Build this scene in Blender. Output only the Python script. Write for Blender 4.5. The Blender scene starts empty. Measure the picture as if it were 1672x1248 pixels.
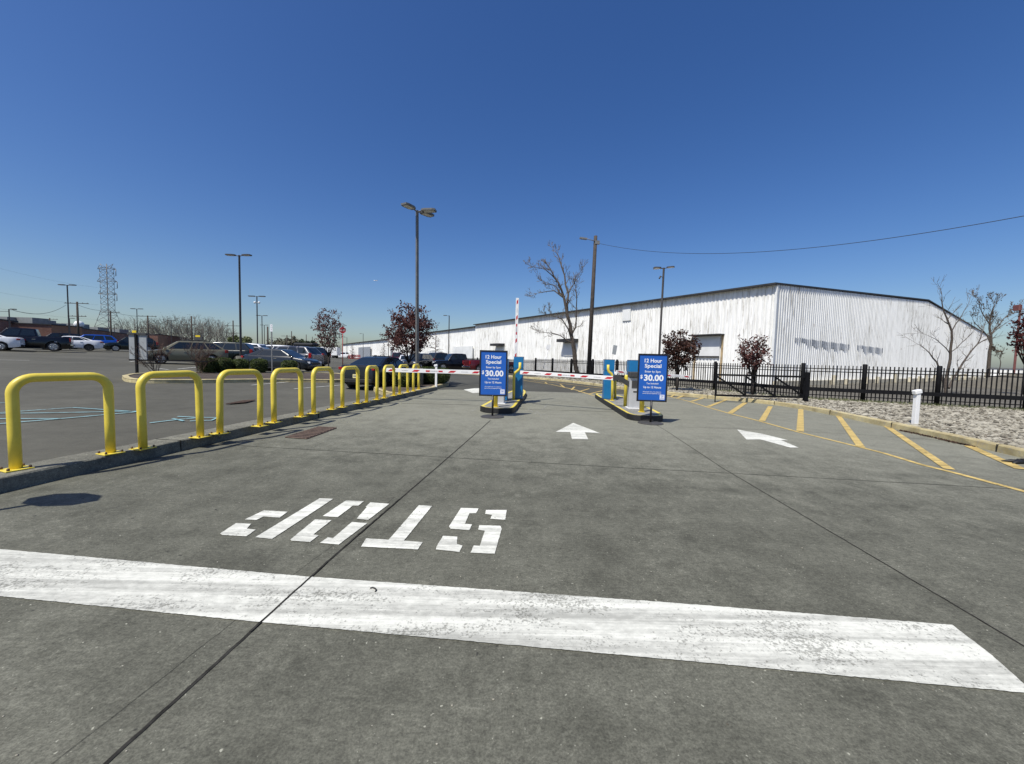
import bpy, bmesh, math, random
from mathutils import Vector, Matrix
S = bpy.context.scene
COL = S.collection
PI = math.pi
rad = math.radians

# ------------------------------------------------------------------ camera model
F, CX, CY, EYE = 640.0, 836.0, 624.0, 1.5
pit, rol = math.atan2(38, F), .024
cr, sr, cp, sp = math.cos(rol), math.sin(rol), math.cos(pit), math.sin(pit)
FW = Vector((0, cp, -sp)); R0 = Vector((1, 0, 0)); U0 = Vector((0, sp, cp))
RV = R0*cr + U0*sr
UV = U0*cr - R0*sr
def ray(x, y): return FW + RV*((x-CX)/F) + UV*((CY-y)/F)
def G(x, y, z=0.0):
    d = ray(x, y); t = (z-EYE)/d.z
    return (d.x*t, d.y*t)
def G3(x, y, z=0.0):
    a, b = G(x, y, z); return Vector((a, b, z))
def atY(x, y, Y):                      # point seen at photo pixel x, y at distance Y in front
    d = ray(x, y); t = Y/d.y
    return Vector((d.x*t, Y, EYE+d.z*t))
def zlot(x, y):                        # the parking lot rises gently to the left
    h = .033*max(0.0, -x-6.3)
    if y > 45: h *= max(.12, 1-(y-45)/95.0)
    if y < 0: h *= max(0, 1+y/30.0)
    return h
def Lg(px, py, dz=0.0):                # photo pixel -> point on the sloping lot
    z = dz
    for i in range(40):
        x, y = G(px, py, min(z, 1.2)); z = .5*z+.5*(zlot(x, y)+dz)
    return Vector((x, y, zlot(x, y)))

# ------------------------------------------------------------------ materials
def new_mat(name):
    m = bpy.data.materials.new(name); m.use_nodes = True
    nt = m.node_tree; b = nt.nodes['Principled BSDF']
    return m, nt, b
def c4(c): return (c[0], c[1], c[2], 1)
def noise(nt, scale, detail=6, rough=.6, stretch=None, rot=0.0, dist=0.0):
    tc = nt.nodes.new('ShaderNodeTexCoord'); n = nt.nodes.new('ShaderNodeTexNoise')
    n.inputs['Scale'].default_value = scale; n.inputs['Detail'].default_value = detail
    n.inputs['Roughness'].default_value = rough; n.inputs['Distortion'].default_value = dist
    if stretch:
        mp = nt.nodes.new('ShaderNodeMapping'); mp.inputs['Scale'].default_value = stretch
        mp.inputs['Rotation'].default_value = (0, 0, rot)
        nt.links.new(tc.outputs['Object'], mp.inputs['Vector']); nt.links.new(mp.outputs['Vector'], n.inputs['Vector'])
    else: nt.links.new(tc.outputs['Object'], n.inputs['Vector'])
    return n.outputs['Fac']
def ramp(nt, fac, a, b, ca=(0, 0, 0), cb=(1, 1, 1)):
    r = nt.nodes.new('ShaderNodeValToRGB'); e = r.color_ramp.elements
    e[0].position = a; e[1].position = b; e[0].color = c4(ca); e[1].color = c4(cb)
    nt.links.new(fac, r.inputs['Fac']); return r.outputs['Color']
def mix(nt, fac, a, b, mode='MIX'):
    m = nt.nodes.new('ShaderNodeMix'); m.data_type = 'RGBA'; m.blend_type = mode
    for s, v in ((0, fac), (6, a), (7, b)):
        if isinstance(v, (int, float)): m.inputs[s].default_value = v
        elif isinstance(v, tuple): m.inputs[s].default_value = c4(v)
        else: nt.links.new(v, m.inputs[s])
    return m.outputs[2]
def math_n(nt, op, a, b=0.0):
    m = nt.nodes.new('ShaderNodeMath'); m.operation = op
    for i, v in enumerate((a, b)):
        if isinstance(v, (int, float)): m.inputs[i].default_value = v
        else: nt.links.new(v, m.inputs[i])
    return m.outputs[0]
def bump(nt, b, h, strength=.3, dist=.01):
    n = nt.nodes.new('ShaderNodeBump'); n.inputs['Strength'].default_value = strength; n.inputs['Distance'].default_value = dist
    nt.links.new(h, n.inputs['Height']); nt.links.new(n.outputs['Normal'], b.inputs['Normal'])
def simple(name, col, rough=.5, metal=0.0, coat=0.0, var=.12, scale=6.0, spec=.5):
    m, nt, b = new_mat(name)
    n = noise(nt, scale, 5)
    lo = tuple(c*(1-var) for c in col); hi = tuple(min(1, c*(1+var)) for c in col)
    nt.links.new(ramp(nt, n, .35, .65, lo, hi), b.inputs['Base Color'])
    b.inputs['Roughness'].default_value = rough; b.inputs['Metallic'].default_value = metal
    b.inputs['Coat Weight'].default_value = coat; b.inputs['Specular IOR Level'].default_value = spec
    return m
M = {}
def concrete_mat(name, dark, light, yfade=None):
    m, nt, b = new_mat(name)
    big = noise(nt, .55, 6, .62, dist=.6)
    mid = noise(nt, 3.2, 9, .76, stretch=(1.0, .75, 1), rot=.1)
    streak = noise(nt, 1.6, 7, .68, stretch=(.7, 1.6, 1), rot=-.09)
    fine = noise(nt, 85, 4, .8)
    grain = noise(nt, 30, 6, .8, stretch=(.8, 1.2, 1))
    speck = noise(nt, 42, 2, .5)
    f = math_n(nt, 'ADD', math_n(nt, 'MULTIPLY', big, .26), math_n(nt, 'MULTIPLY', mid, .44))
    f = math_n(nt, 'ADD', f, math_n(nt, 'MULTIPLY', streak, .30))
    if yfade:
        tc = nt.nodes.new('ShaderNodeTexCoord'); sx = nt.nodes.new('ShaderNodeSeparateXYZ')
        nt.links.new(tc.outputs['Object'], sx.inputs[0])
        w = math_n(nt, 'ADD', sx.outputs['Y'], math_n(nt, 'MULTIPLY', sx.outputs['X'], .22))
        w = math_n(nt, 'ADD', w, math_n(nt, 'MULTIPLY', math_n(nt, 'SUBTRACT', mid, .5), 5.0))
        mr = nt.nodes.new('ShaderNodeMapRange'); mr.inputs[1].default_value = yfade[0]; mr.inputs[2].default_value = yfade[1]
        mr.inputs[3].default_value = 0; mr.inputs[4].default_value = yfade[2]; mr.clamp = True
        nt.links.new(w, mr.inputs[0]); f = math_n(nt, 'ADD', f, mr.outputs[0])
    col = ramp(nt, f, .40, .80, dark, tuple(c*1.18 for c in light))
    # cement-pale scuffed patches
    blot = noise(nt, 9.0, 10, .82, stretch=(1.0, .8, 1), rot=.1); where = noise(nt, 1.1, 4, .6)
    pm = math_n(nt, 'MULTIPLY', ramp(nt, blot, .50, .64), ramp(nt, where, .44, .58))
    col = mix(nt, math_n(nt, 'MULTIPLY', pm, .45), col, tuple(min(1, c*1.25) for c in light))
    col = mix(nt, .85, col, ramp(nt, grain, .34, .66, (.66, .66, .66), (1.36, 1.36, 1.34)), 'MULTIPLY')
    col = mix(nt, .80, col, ramp(nt, fine, .36, .64, (.62, .62, .62), (1.40, 1.40, 1.40)), 'MULTIPLY')
    oil = noise(nt, 2.1, 5, .62, dist=.5)
    col = mix(nt, math_n(nt, 'MULTIPLY', ramp(nt, oil, .65, .73), .22), col, (.035, .034, .030))
    col = mix(nt, ramp(nt, speck, .70, .75), col, tuple(min(1, c*1.9) for c in light))
    pit_ = noise(nt, 16, 2, .5)
    col = mix(nt, math_n(nt, 'MULTIPLY', ramp(nt, pit_, .73, .77), .7), col, (.02, .02, .02))
    nt.links.new(col, b.inputs['Base Color']); b.inputs['Roughness'].default_value = .9
    b.inputs['Specular IOR Level'].default_value = .2
    bump(nt, b, fine, .35, .004)
    return m
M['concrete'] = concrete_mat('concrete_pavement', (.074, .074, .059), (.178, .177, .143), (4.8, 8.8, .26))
M['kerb'] = concrete_mat('kerb_concrete', (.11, .108, .090), (.25, .243, .20))
M['slab_top'] = concrete_mat('island_concrete', (.17, .17, .16), (.32, .32, .30))
def cream():
    m, nt, b = new_mat('faded_yellow_kerb_paint')
    n = noise(nt, 2.2, 8, .7); n2 = noise(nt, 14, 4)
    c = ramp(nt, n, .38, .62, (.32, .26, .13), (.52, .45, .25))
    c = mix(nt, math_n(nt, 'MULTIPLY', ramp(nt, n2, .52, .66), .55), c, (.30, .28, .23))
    nt.links.new(c, b.inputs['Base Color']); b.inputs['Roughness'].default_value = .85; return m
M['cream'] = cream()
def asphalt(name, a, c2):
    m, nt, b = new_mat(name)
    big = noise(nt, .22, 6, .6, dist=.4); fine = noise(nt, 60, 3, .8); mid = noise(nt, 2.5, 6, .7)
    f = math_n(nt, 'ADD', math_n(nt, 'MULTIPLY', big, .6), math_n(nt, 'MULTIPLY', mid, .4))
    c = ramp(nt, f, .38, .62, a, c2)
    c = mix(nt, .6, c, ramp(nt, fine, .3, .7, (.6, .6, .6), (1.4, 1.4, 1.4)), 'MULTIPLY')
    nt.links.new(c, b.inputs['Base Color']); b.inputs['Roughness'].default_value = .9
    b.inputs['Specular IOR Level'].default_value = .25; bump(nt, b, fine, .4, .004); return m
M['asphalt'] = asphalt('lot_asphalt', (.072, .069, .055), (.112, .108, .087))
M['asphalt_road'] = asphalt('road_asphalt', (.055, .054, .045), (.090, .088, .074))
M['dirt'] = asphalt('gravelly_dirt', (.09, .082, .066), (.16, .148, .12))
def worn(name, col, lo, hi, wscale=9, thin=.25):
    """road paint: chips down to the pavement in clusters, grey scuffing along the stripe"""
    m, nt, b = new_mat(name)
    n = noise(nt, wscale, 3, .6); n2 = noise(nt, 2.4, 6, .7, stretch=(.6, 1.5, 1), rot=.09)
    f = math_n(nt, 'ADD', math_n(nt, 'MULTIPLY', n, .5), math_n(nt, 'MULTIPLY', n2, .5))
    mask = ramp(nt, f, lo, hi, (thin, thin, thin))
    s1_ = noise(nt, 2.2, 8, .70, stretch=(.10, 4.2, 1), rot=.095); s2_ = noise(nt, 16, 7, .78, stretch=(.7, 1.2, 1))
    g = math_n(nt, 'ADD', math_n(nt, 'MULTIPLY', s1_, .66), math_n(nt, 'MULTIPLY', s2_, .34))
    c = ramp(nt, g, .42, .57, tuple(x*.55 for x in col), col)
    nt.links.new(c, b.inputs['Base Color']); b.inputs['Roughness'].default_value = .8
    b.inputs['Specular IOR Level'].default_value = .25
    tr = nt.nodes.new('ShaderNodeBsdfTransparent'); ms = nt.nodes.new('ShaderNodeMixShader')
    nt.links.new(mask, ms.inputs[0]); nt.links.new(tr.outputs[0], ms.inputs[1]); nt.links.new(b.outputs[0], ms.inputs[2])
    nt.links.new(ms.outputs[0], nt.nodes['Material Output'].inputs['Surface']); return m
M['road_white'] = worn('worn_white_road_paint', (.74, .74, .66), .37, .41, 45)
M['bar_white'] = worn('scuffed_white_bar_paint', (.66, .66, .59), .40, .46, 62, .5)
M['road_yellow'] = worn('worn_yellow_road_paint', (.62, .46, .17), .35, .43, 25, .15)
M['road_blue'] = worn('pale_blue_road_paint', (.28, .50, .54), .36, .44, 25)
M['lot_white'] = worn('lot_line_paint', (.60, .60, .55), .37, .44, 25)
M['chalk'] = worn('pale_saw_cut', (.36, .36, .33), .44, .52)
M['joint'] = simple('dark_joint_sealant', (.030, .029, .026), 1.0, var=.5, scale=14, spec=.1)
def yellow():
    m, nt, b = new_mat('yellow_pipe_paint')
    n = noise(nt, 5, 7, .7); n2 = noise(nt, 34, 5, .75); tcg = nt.nodes.new('ShaderNodeNewGeometry')
    for q in [x for x in nt.nodes if x.type == 'TEX_NOISE']: nt.links.new(tcg.outputs['Position'], q.inputs['Vector'])
    c = ramp(nt, n, .35, .65, (.68, .53, .06), (.77, .62, .085))
    c = mix(nt, math_n(nt, 'MULTIPLY', ramp(nt, n2, .67, .72), .6), c, (.30, .21, .06))
    nt.links.new(c, b.inputs['Base Color']); b.inputs['Roughness'].default_value = .42; bump(nt, b, n2, .08, .004); return m
M['yellow'] = yellow()
M['rust_plate'] = simple('rusty_bolt', (.12, .07, .04), .8, var=.4, scale=40)
M['black_rubber'] = simple('black_rubber_edge', (.012, .012, .012), .6, var=.4)
M['black_metal'] = simple('black_powder_coat', (.006, .006, .007), .6, var=.3, spec=.2)
M['dark_frame'] = simple('dark_sign_frame', (.012, .012, .014), .4, var=.25)
M['base_grey'] = simple('charcoal_cast_base', (.055, .053, .050), .6, var=.2)
M['poster'] = simple('blue_poster_print', (.014, .105, .44), .38, var=.04, scale=2)
M['ink'] = simple('white_print', (.80, .81, .83), .5, var=.02)
M['ink_dark'] = simple('dark_print', (.02, .05, .14), .5, var=.05)
M['cab_blue'] = simple('blue_cabinet_paint', (.012, .155, .36), .35, var=.07, scale=3)
M['cab_grey'] = simple('light_grey_cabinet', (.44, .45, .46), .4, var=.06)
M['cab_dark'] = simple('dark_grey_panel', (.05, .05, .05), .45, var=.1)
M['white_paint'] = simple('white_gloss_paint', (.80, .80, .79), .35, var=.03)
M['arm_white'] = simple('white_barrier_arm', (.80, .79, .78), .35, var=.03)
M['arm_red'] = simple('red_reflector', (.50, .015, .025), .4, var=.15, scale=40)
M['grey_print'] = simple('faint_grey_print', (.38, .38, .39), .5, var=.1)
M['pole_bronze'] = simple('bronze_pole_paint', (.060, .054, .050), .45, var=.15)
M['pole_galv'] = simple('grey_pole_paint', (.13, .13, .125), .45, var=.15)
M['lens'] = simple('lamp_lens', (.62, .62, .58), .3, var=.05)
M['wood'] = simple('weathered_pole_wood', (.047, .037, .030), .85, var=.35, scale=5)
M['steel'] = simple('galvanised_steel', (.16, .165, .17), .5, var=.15)
M['wire'] = simple('dark_cable', (.02, .02, .02), .6)
M['sign_red'] = simple('red_sign_face', (.38, .010, .022), .45, var=.08)
M['post_red'] = simple('red_post_paint', (.34, .03, .03), .5, var=.15)
M['redbrown_post'] = simple('red_brown_post', (.15, .05, .045), .6, var=.2)
M['board_grey'] = simple('grey_sign_back', (.30, .32, .33), .4, var=.08, scale=2)
M['tag_yellow'] = simple('yellow_tag', (.70, .52, .02), .5)
M['soil'] = asphalt('mulch_soil', (.045, .035, .028), (.11, .09, .075))
M['bark'] = simple('grey_brown_bark', (.075, .060, .048), .9, var=.35, scale=8)
M['bark_dark'] = simple('dark_bark', (.030, .024, .020), .9, var=.3, scale=8)
M['twig'] = simple('pale_twig', (.15, .125, .10), .9, var=.25, scale=4)
M['twig_far'] = simple('far_grey_twig', (.19, .18, .155), .9, var=.2, scale=1)
M['twig_red'] = simple('reddish_twig', (.085, .050, .038), .9, var=.3, scale=4)
def foliage(name, a, c, scale=3.0):
    m, nt, b = new_mat(name)
    n = noise(nt, scale, 3)
    nt.links.new(ramp(nt, n, .35, .65, a, c), b.inputs['Base Color']); b.inputs['Roughness'].default_value = .6
    b.inputs['Specular IOR Level'].default_value = .3
    t = nt.nodes.new('ShaderNodeBsdfTranslucent'); nt.links.new(ramp(nt, n, .35, .65, a, c), t.inputs['Color'])
    ms = nt.nodes.new('ShaderNodeMixShader'); ms.inputs[0].default_value = .25
    nt.links.new(b.outputs[0], ms.inputs[1]); nt.links.new(t.outputs[0], ms.inputs[2])
    nt.links.new(ms.outputs[0], nt.nodes['Material Output'].inputs['Surface']); return m
M['plum_leaf'] = foliage('dark_plum_leaf', (.065, .026, .024), (.155, .065, .055))
M['plum_leaf_b'] = foliage('russet_leaf', (.040, .020, .015), (.095, .042, .030))
M['red_leaf'] = foliage('dark_red_leaf', (.05, .01, .01), (.13, .03, .025))
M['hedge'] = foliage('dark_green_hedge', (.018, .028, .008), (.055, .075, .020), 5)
M['hedge_lit'] = foliage('lit_olive_hedge', (.034, .052, .012), (.095, .125, .032), 5)  # olive of sunlit hedge tops, put into the outer leaf colour
M['spring'] = foliage('spring_green_leaf', (.11, .13, .055), (.21, .23, .105), .5)
M['haze_leaf'] = foliage('pale_budding_leaf', (.14, .135, .09), (.20, .19, .13), .5)
M['pine'] = foliage('dark_evergreen', (.020, .032, .014), (.05, .07, .03), .8)
M['brown_leaf'] = foliage('withered_leaf', (.06, .045, .03), (.12, .09, .06))
def brick(name, a, b2, sc):
    m, nt, b = new_mat(name)
    tc = nt.nodes.new('ShaderNodeTexCoord'); mp = nt.nodes.new('ShaderNodeMapping')
    sx = nt.nodes.new('ShaderNodeSeparateXYZ'); cb = nt.nodes.new('ShaderNodeCombineXYZ')
    nt.links.new(tc.outputs['Object'], sx.inputs[0])
    nt.links.new(math_n(nt, 'ADD', sx.outputs['X'], sx.outputs['Y']), cb.inputs[0]); nt.links.new(sx.outputs['Z'], cb.inputs[1])
    t = nt.nodes.new('ShaderNodeTexBrick'); t.inputs['Scale'].default_value = sc
    t.inputs['Color1'].default_value = c4(a); t.inputs['Color2'].default_value = c4(b2); t.inputs['Mortar'].default_value = (.28, .25, .22, 1)
    nt.links.new(cb.outputs[0], t.inputs['Vector'])
    n = noise(nt, .25, 5)
    nt.links.new(mix(nt, .5, t.outputs['Color'], ramp(nt, n, .35, .65, (.6, .6, .6), (1.2, 1.2, 1.2)), 'MULTIPLY'), b.inputs['Base Color'])
    b.inputs['Roughness'].default_value = .9; return m
M['brick'] = brick('shaded_red_brown_brick', (.19, .065, .040), (.24, .10, .06), 1.2)  # darker copy of the brick, shade put into the colour
M['brick_lit'] = brick('lit_orange_brick', (.30, .13, .06), (.36, .17, .085), 1.2)  # same brick, sunlight on the front walls put into the colour
M['roof_unit'] = simple('grey_rooftop_metal', (.20, .21, .21), .5, var=.15, scale=1)
M['glass_far'] = simple('grey_window_glass', (.08, .10, .11), .15, var=.3, scale=.5)
def siding():
    m, nt, b = new_mat('peeling_white_siding')
    st = noise(nt, 1.6, 8, .72, stretch=(2.2, 2.2, .12)); st2 = noise(nt, 7.0, 6, .7, stretch=(1.4, 1.4, .10))
    big = noise(nt, .13, 6, .7)
    c = ramp(nt, st, .30, .52, (.62, .62, .58), (.88, .88, .855))
    pat = math_n(nt, 'MULTIPLY', ramp(nt, st2, .50, .63), ramp(nt, big, .42, .56))
    c = mix(nt, math_n(nt, 'MULTIPLY', pat, .85), c, (.30, .28, .235))
    rust = noise(nt, 2.2, 5, .7, stretch=(1.2, 1.2, .35))
    c = mix(nt, math_n(nt, 'MULTIPLY', ramp(nt, rust, .64, .72), .5), c, (.36, .27, .20))
    nt.links.new(c, b.inputs['Base Color']); b.inputs['Roughness'].default_value = .7; b.inputs['Specular IOR Level'].default_value = .3; return m
M['siding'] = siding()
M['door_white'] = simple('off_white_door', (.72, .73, .72), .55, var=.08, scale=1)
M['roof_dark'] = simple('dark_roof_edge', (.028, .028, .030), .7, var=.3, scale=.6)
M['rust_frame'] = simple('rust_stained_frame', (.40, .30, .17), .8, var=.3, scale=2)
M['louvre'] = simple('grey_louvre', (.27, .29, .32), .6, var=.3)
M['stub'] = simple('cream_concrete_rubble', (.48, .44, .34), .9, var=.25, scale=2)
M['grate'] = simple('rusty_cast_iron', (.085, .055, .040), .75, var=.3, scale=12)
M['void'] = simple('dark_pit', (.012, .011, .010), .9)
M['tyre'] = simple('tyre_rubber', (.012, .012, .012), .8, var=.2)
M['rim'] = simple('alloy_rim', (.42, .42, .43), .3, metal=.8, var=.1)
M['rim_dark'] = simple('black_rim', (.02, .02, .02), .35, var=.1)
M['glass'] = simple('dark_car_glass', (.012, .017, .020), .06, var=.1, spec=.7)
M['trim'] = simple('black_plastic_trim', (.014, .014, .015), .55, var=.1)
M['lamp_red'] = simple('red_lamp_lens', (.30, .010, .012), .2, var=.1)
M['lamp_clear'] = simple('clear_lamp_lens', (.65, .66, .68), .12, var=.05)
M['chrome'] = simple('chrome_trim', (.55, .56, .57), .15, metal=1.0, var=.03)
M['plate'] = simple('pale_yellow_plate', (.72, .64, .34), .5, var=.05)
M['leaf_litter'] = simple('brown_leaf_litter', (.055, .030, .018), .9, var=.5, scale=30)
M['stone'] = None
def stone():
    m, nt, b = new_mat('pale_river_stone')
    oi = nt.nodes.new('ShaderNodeNewGeometry')
    c = nt.nodes.new('ShaderNodeValToRGB'); e = c.color_ramp.elements
    e[0].position = 0; e[0].color = (.075, .066, .05, 1); e[1].position = 1; e[1].color = (.40, .375, .305, 1)
    k = c.color_ramp.elements.new(.35); k.color = (.25, .23, .18, 1)
    nt.links.new(oi.outputs['Random Per Island'], c.inputs['Fac'])
    n = noise(nt, 25, 4)
    nt.links.new(mix(nt, .5, c.outputs['Color'], ramp(nt, n, .3, .7, (.6, .6, .6), (1.25, 1.25, 1.25)), 'MULTIPLY'), b.inputs['Base Color'])
    b.inputs['Roughness'].default_value = .85; return m
M['stone'] = stone()
M['stone_bed'] = asphalt('stone_bed_fines', (.14, .12, .09), (.25, .22, .17))
def paint(name, col, metal=.3, rough=.20):
    return simple(name, col, rough, metal*.5, .2, var=.05, scale=2)

# ------------------------------------------------------------------ mesh helpers
class MB:
    def __init__(s): s.v = []; s.f = []; s.mi = []; s.sm = []
    def face(s, idx, mi=0, smooth=False): s.f.append(tuple(idx)); s.mi.append(mi); s.sm.append(smooth)
    def add(s, pts): n = len(s.v); s.v.extend([(float(p[0]), float(p[1]), float(p[2])) for p in pts]); return n
    def quad(s, a, b, c, d, mi=0):
        n = s.add((a, b, c, d)); s.face((n, n+1, n+2, n+3), mi)
    def poly(s, pts, mi=0): n = s.add(pts); s.face(range(n, n+len(pts)), mi)
    def box(s, c, size, rz=0.0, mi=0, rx=0.0, ry=0.0):
        m = Matrix.Translation(Vector(c)) @ Matrix.Rotation(rz, 4, 'Z') @ Matrix.Rotation(ry, 4, 'Y') @ Matrix.Rotation(rx, 4, 'X')
        x, y, z = (k/2 for k in size)
        n = s.add([m @ Vector(p) for p in ((-x,-y,-z),(x,-y,-z),(x,y,-z),(-x,y,-z),(-x,-y,z),(x,-y,z),(x,y,z),(-x,y,z))])
        for q in ((3,2,1,0),(4,5,6,7),(0,1,5,4),(1,2,6,5),(2,3,7,6),(3,0,4,7)): s.face([n+i for i in q], mi)
    def prism(s, pts, z0, z1, mi=0, mside=None):
        if mside is None: mside = mi
        A = sum(pts[i][0]*pts[(i+1) % len(pts)][1]-pts[(i+1) % len(pts)][0]*pts[i][1] for i in range(len(pts)))
        if A < 0: pts = pts[::-1]
        k = len(pts); a = s.add([(p[0], p[1], z0) for p in pts]); b = s.add([(p[0], p[1], z1) for p in pts])
        s.face([a+i for i in range(k)][::-1], mside); s.face([b+i for i in range(k)], mi)
        for i in range(k):
            j = (i+1) % k; s.face((a+i, a+j, b+j, b+i), mside)
    def tube(s, path, r, n=8, mi=0, caps=True, smooth=True):
        path = [Vector(p) for p in path]
        rs = r if isinstance(r, (list, tuple)) else [r]*len(path)
        rings = []; up = None
        for i, p in enumerate(path):
            d = (path[min(i+1, len(path)-1)]-path[max(i-1, 0)])
            if d.length < 1e-9: d = Vector((0, 0, 1))
            d.normalize()
            if up is None:
                up = Vector((0, 0, 1)) if abs(d.z) < .9 else Vector((1, 0, 0))
            a = d.cross(up); 
            if a.length < 1e-6: a = d.cross(Vector((0, 1, 0)))
            a.normalize(); b = a.cross(d); up = b
            rings.append(s.add([p+(a*math.cos(2*PI*k/n)+b*math.sin(2*PI*k/n))*rs[i] for k in range(n)]))
        for u, w in zip(rings, rings[1:]):
            for k in range(n):
                j = (k+1) % n; s.face((u+k, w+k, w+j, u+j), mi, smooth)
        if caps:
            s.face([rings[0]+k for k in range(n)], mi); s.face([rings[-1]+k for k in range(n)][::-1], mi)
    def lathe(s, prof, n=24, mi=0, smooth=True, m=None):
        rings = []
        for r, z in prof:
            pts = [Vector((r*math.cos(2*PI*k/n), r*math.sin(2*PI*k/n), z)) for k in range(n)]
            if m is not None: pts = [m @ p for p in pts]
            rings.append(s.add(pts))
        for u, w in zip(rings, rings[1:]):
            for k in range(n):
                j = (k+1) % n; s.face((u+k, u+j, w+j, w+k), mi, smooth)
        s.face([rings[0]+k for k in range(n)][::-1], mi); s.face([rings[-1]+k for k in range(n)], mi)
def props(o, label=None, cat=None, group=None, kind=None):
    if label: o['label'] = label
    if cat: o['category'] = cat
    if group: o['group'] = group
    if kind: o['kind'] = kind
    return o
def build(name, mb, mats, parent=None, sharp=None, bev=0.0):
    me = bpy.data.meshes.new(name); me.from_pydata([tuple(map(float, q)) for q in mb.v], [], mb.f)
    if not isinstance(mats, (list, tuple)): mats = [mats]
    for m in mats: me.materials.append(M[m] if isinstance(m, str) else m)
    me.polygons.foreach_set('material_index', mb.mi)
    me.polygons.foreach_set('use_smooth', mb.sm)
    me.update()
    if sharp is not None:
        me.polygons.foreach_set('use_smooth', [True]*len(me.polygons)); me.set_sharp_from_angle(angle=rad(sharp))
    o = bpy.data.objects.new(name, me); COL.objects.link(o)
    if bev:
        md = o.modifiers.new('edge', 'BEVEL'); md.width = bev; md.segments = 2; md.limit_method = 'ANGLE'
    if parent: o.parent = parent
    return o
def thing(name, label, cat, loc=(0, 0, 0), rz=0.0, group=None):
    o = bpy.data.objects.new(name, None); COL.objects.link(o); o.empty_display_size = .2
    o.location = loc; o.rotation_euler = (0, 0, rz)
    return props(o, label, cat, group)
def struct(name, mb, mats): return props(build(name, mb, mats), kind='structure')
def solo(name, mb, mats, label, cat, group=None, **k): return props(build(name, mb, mats, **k), label, cat, group)
def kids(o): return [c for c in bpy.data.objects if c.parent == o]
def dup(o, loc, rz, label, parent=None):
    c = o.copy(); COL.objects.link(c)
    if parent: c.parent = parent
    else: c.location = loc; c.rotation_euler = (0, 0, rz); c['label'] = label
    for ch in kids(o): dup(ch, None, None, None, c)
    return c
ORD = ['first', 'second', 'third', 'fourth', 'fifth', 'sixth', 'seventh', 'eighth', 'ninth', 'tenth', 'eleventh', 'twelfth', 'thirteenth', 'fourteenth', 'fifteenth', 'sixteenth']

def text_mb(body, height=None, width=None, bold=0.0, depth=.0015, align='CENTER'):
    """lettering in the x-z plane facing -y, centred on x, baseline at z = 0"""
    cu = bpy.data.curves.new('lettering', 'FONT'); cu.body = body; cu.size = 1.0; cu.offset = bold; cu.resolution_u = 3
    ob = bpy.data.objects.new('lettering', cu); COL.objects.link(ob)
    dg = bpy.context.evaluated_depsgraph_get(); dg.update()
    me = bpy.data.meshes.new_from_object(ob.evaluated_get(dg))
    xs = [v.co.x for v in me.vertices]; ys = [v.co.y for v in me.vertices]
    w = max(xs)-min(xs); x0 = min(xs) if align == 'LEFT' else (min(xs)+max(xs))/2
    k = (height/.7) if height else width/w
    kx = width/w if width else k
    mb = MB()
    n = mb.add([((v.co.x-x0)*kx, -depth, v.co.y*k) for v in me.vertices])
    for p in me.polygons: mb.face([n+i for i in p.vertices])
    bpy.data.objects.remove(ob); bpy.data.curves.remove(cu); bpy.data.meshes.remove(me)
    return mb
def moved(mb, dx=0, dy=0, dz=0, rz=0.0):
    m = Matrix.Translation((dx, dy, dz)) @ Matrix.Rotation(rz, 4, 'Z')
    mb.v = [tuple(m @ Vector(p)) for p in mb.v]; return mb

# ------------------------------------------------------------------ setting: ground
def axis(vals): return sorted(set(vals))
gx = axis([-3000, -1500, -700, -400, -250, -180, -140]+list(range(-120, -6, 3))+[-6.3, -5.9, 0, 20, 60, 120, 250, 600, 1500, 3000])
gy = axis([-60, -30, -15, -6, 0, 6, 12, 18, 24, 30, 36, 42, 45, 52, 60, 70, 80, 90, 100, 110, 120, 130, 140, 160, 200, 300, 500, 900, 1800, 4000])
mb = MB()
for y in gy:
    for x in gx: mb.v.append((x, y, zlot(max(x, -90), y)-.012))
for j in range(len(gy)-1):
    for i in range(len(gx)-1):
        a = j*len(gx)+i; mb.face((a, a+1, a+1+len(gx), a+len(gx)), 0, True)
struct('ground', mb, 'asphalt')
# kerb line of the entrance lane (driving edge of its top)
KL = [(-6.6, -6.0), (-5.75, 0.0), (-5.15, 4.3), (-4.98, 5.5), (-4.70, 7.5), (-4.42, 9.6), (-4.12, 11.8), (-3.86, 13.9), (-3.63, 15.8), (-3.38, 17.6)]
nose = [G(a, b, .16) for a, b in ((712, 630), (726, 627), (733.5, 625), (733, 622.5), (727, 620.2), (716, 618))]
KR = [G(a, b) for a, b in ((1850, 800), (1750, 770), (1672, 748.5), (1562, 723.5), (1445, 697), (1345, 675), (1268, 661.5), (1180, 653), (1090, 645), (1018, 636.5), (931, 624.5), (852, 617.5), (790, 613), (740, 610.5))]
# concrete apron
ap = [(x, y) for x, y in KL if y > -7]+[nose[0], (-2.6, 18.35), (0, 18.3), (2.5, 18.2), (4.6, 18.0), (6.2, 17.6)]
KRn = [p for p in KR if p[1] < 17.6]
apron = ap+KRn[::-1]+[(9.6, 0), (11, -6)]
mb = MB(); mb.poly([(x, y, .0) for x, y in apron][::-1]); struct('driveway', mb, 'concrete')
# darker asphalt road past the gates
rd = [nose[3], nose[0], (-2.6, 18.35), (0, 18.3), (2.5, 18.2), (4.6, 18.0), (6.2, 17.6)]+[p for p in KR if p[1] >= 17.6]+[(-14, 45), (-26, 66), (-36, 66), (-16, 36)]
mb = MB(); mb.poly([(x, y, -.004+zlot(x, y)) for x, y in rd]); struct('road', mb, 'asphalt_road')
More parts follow.
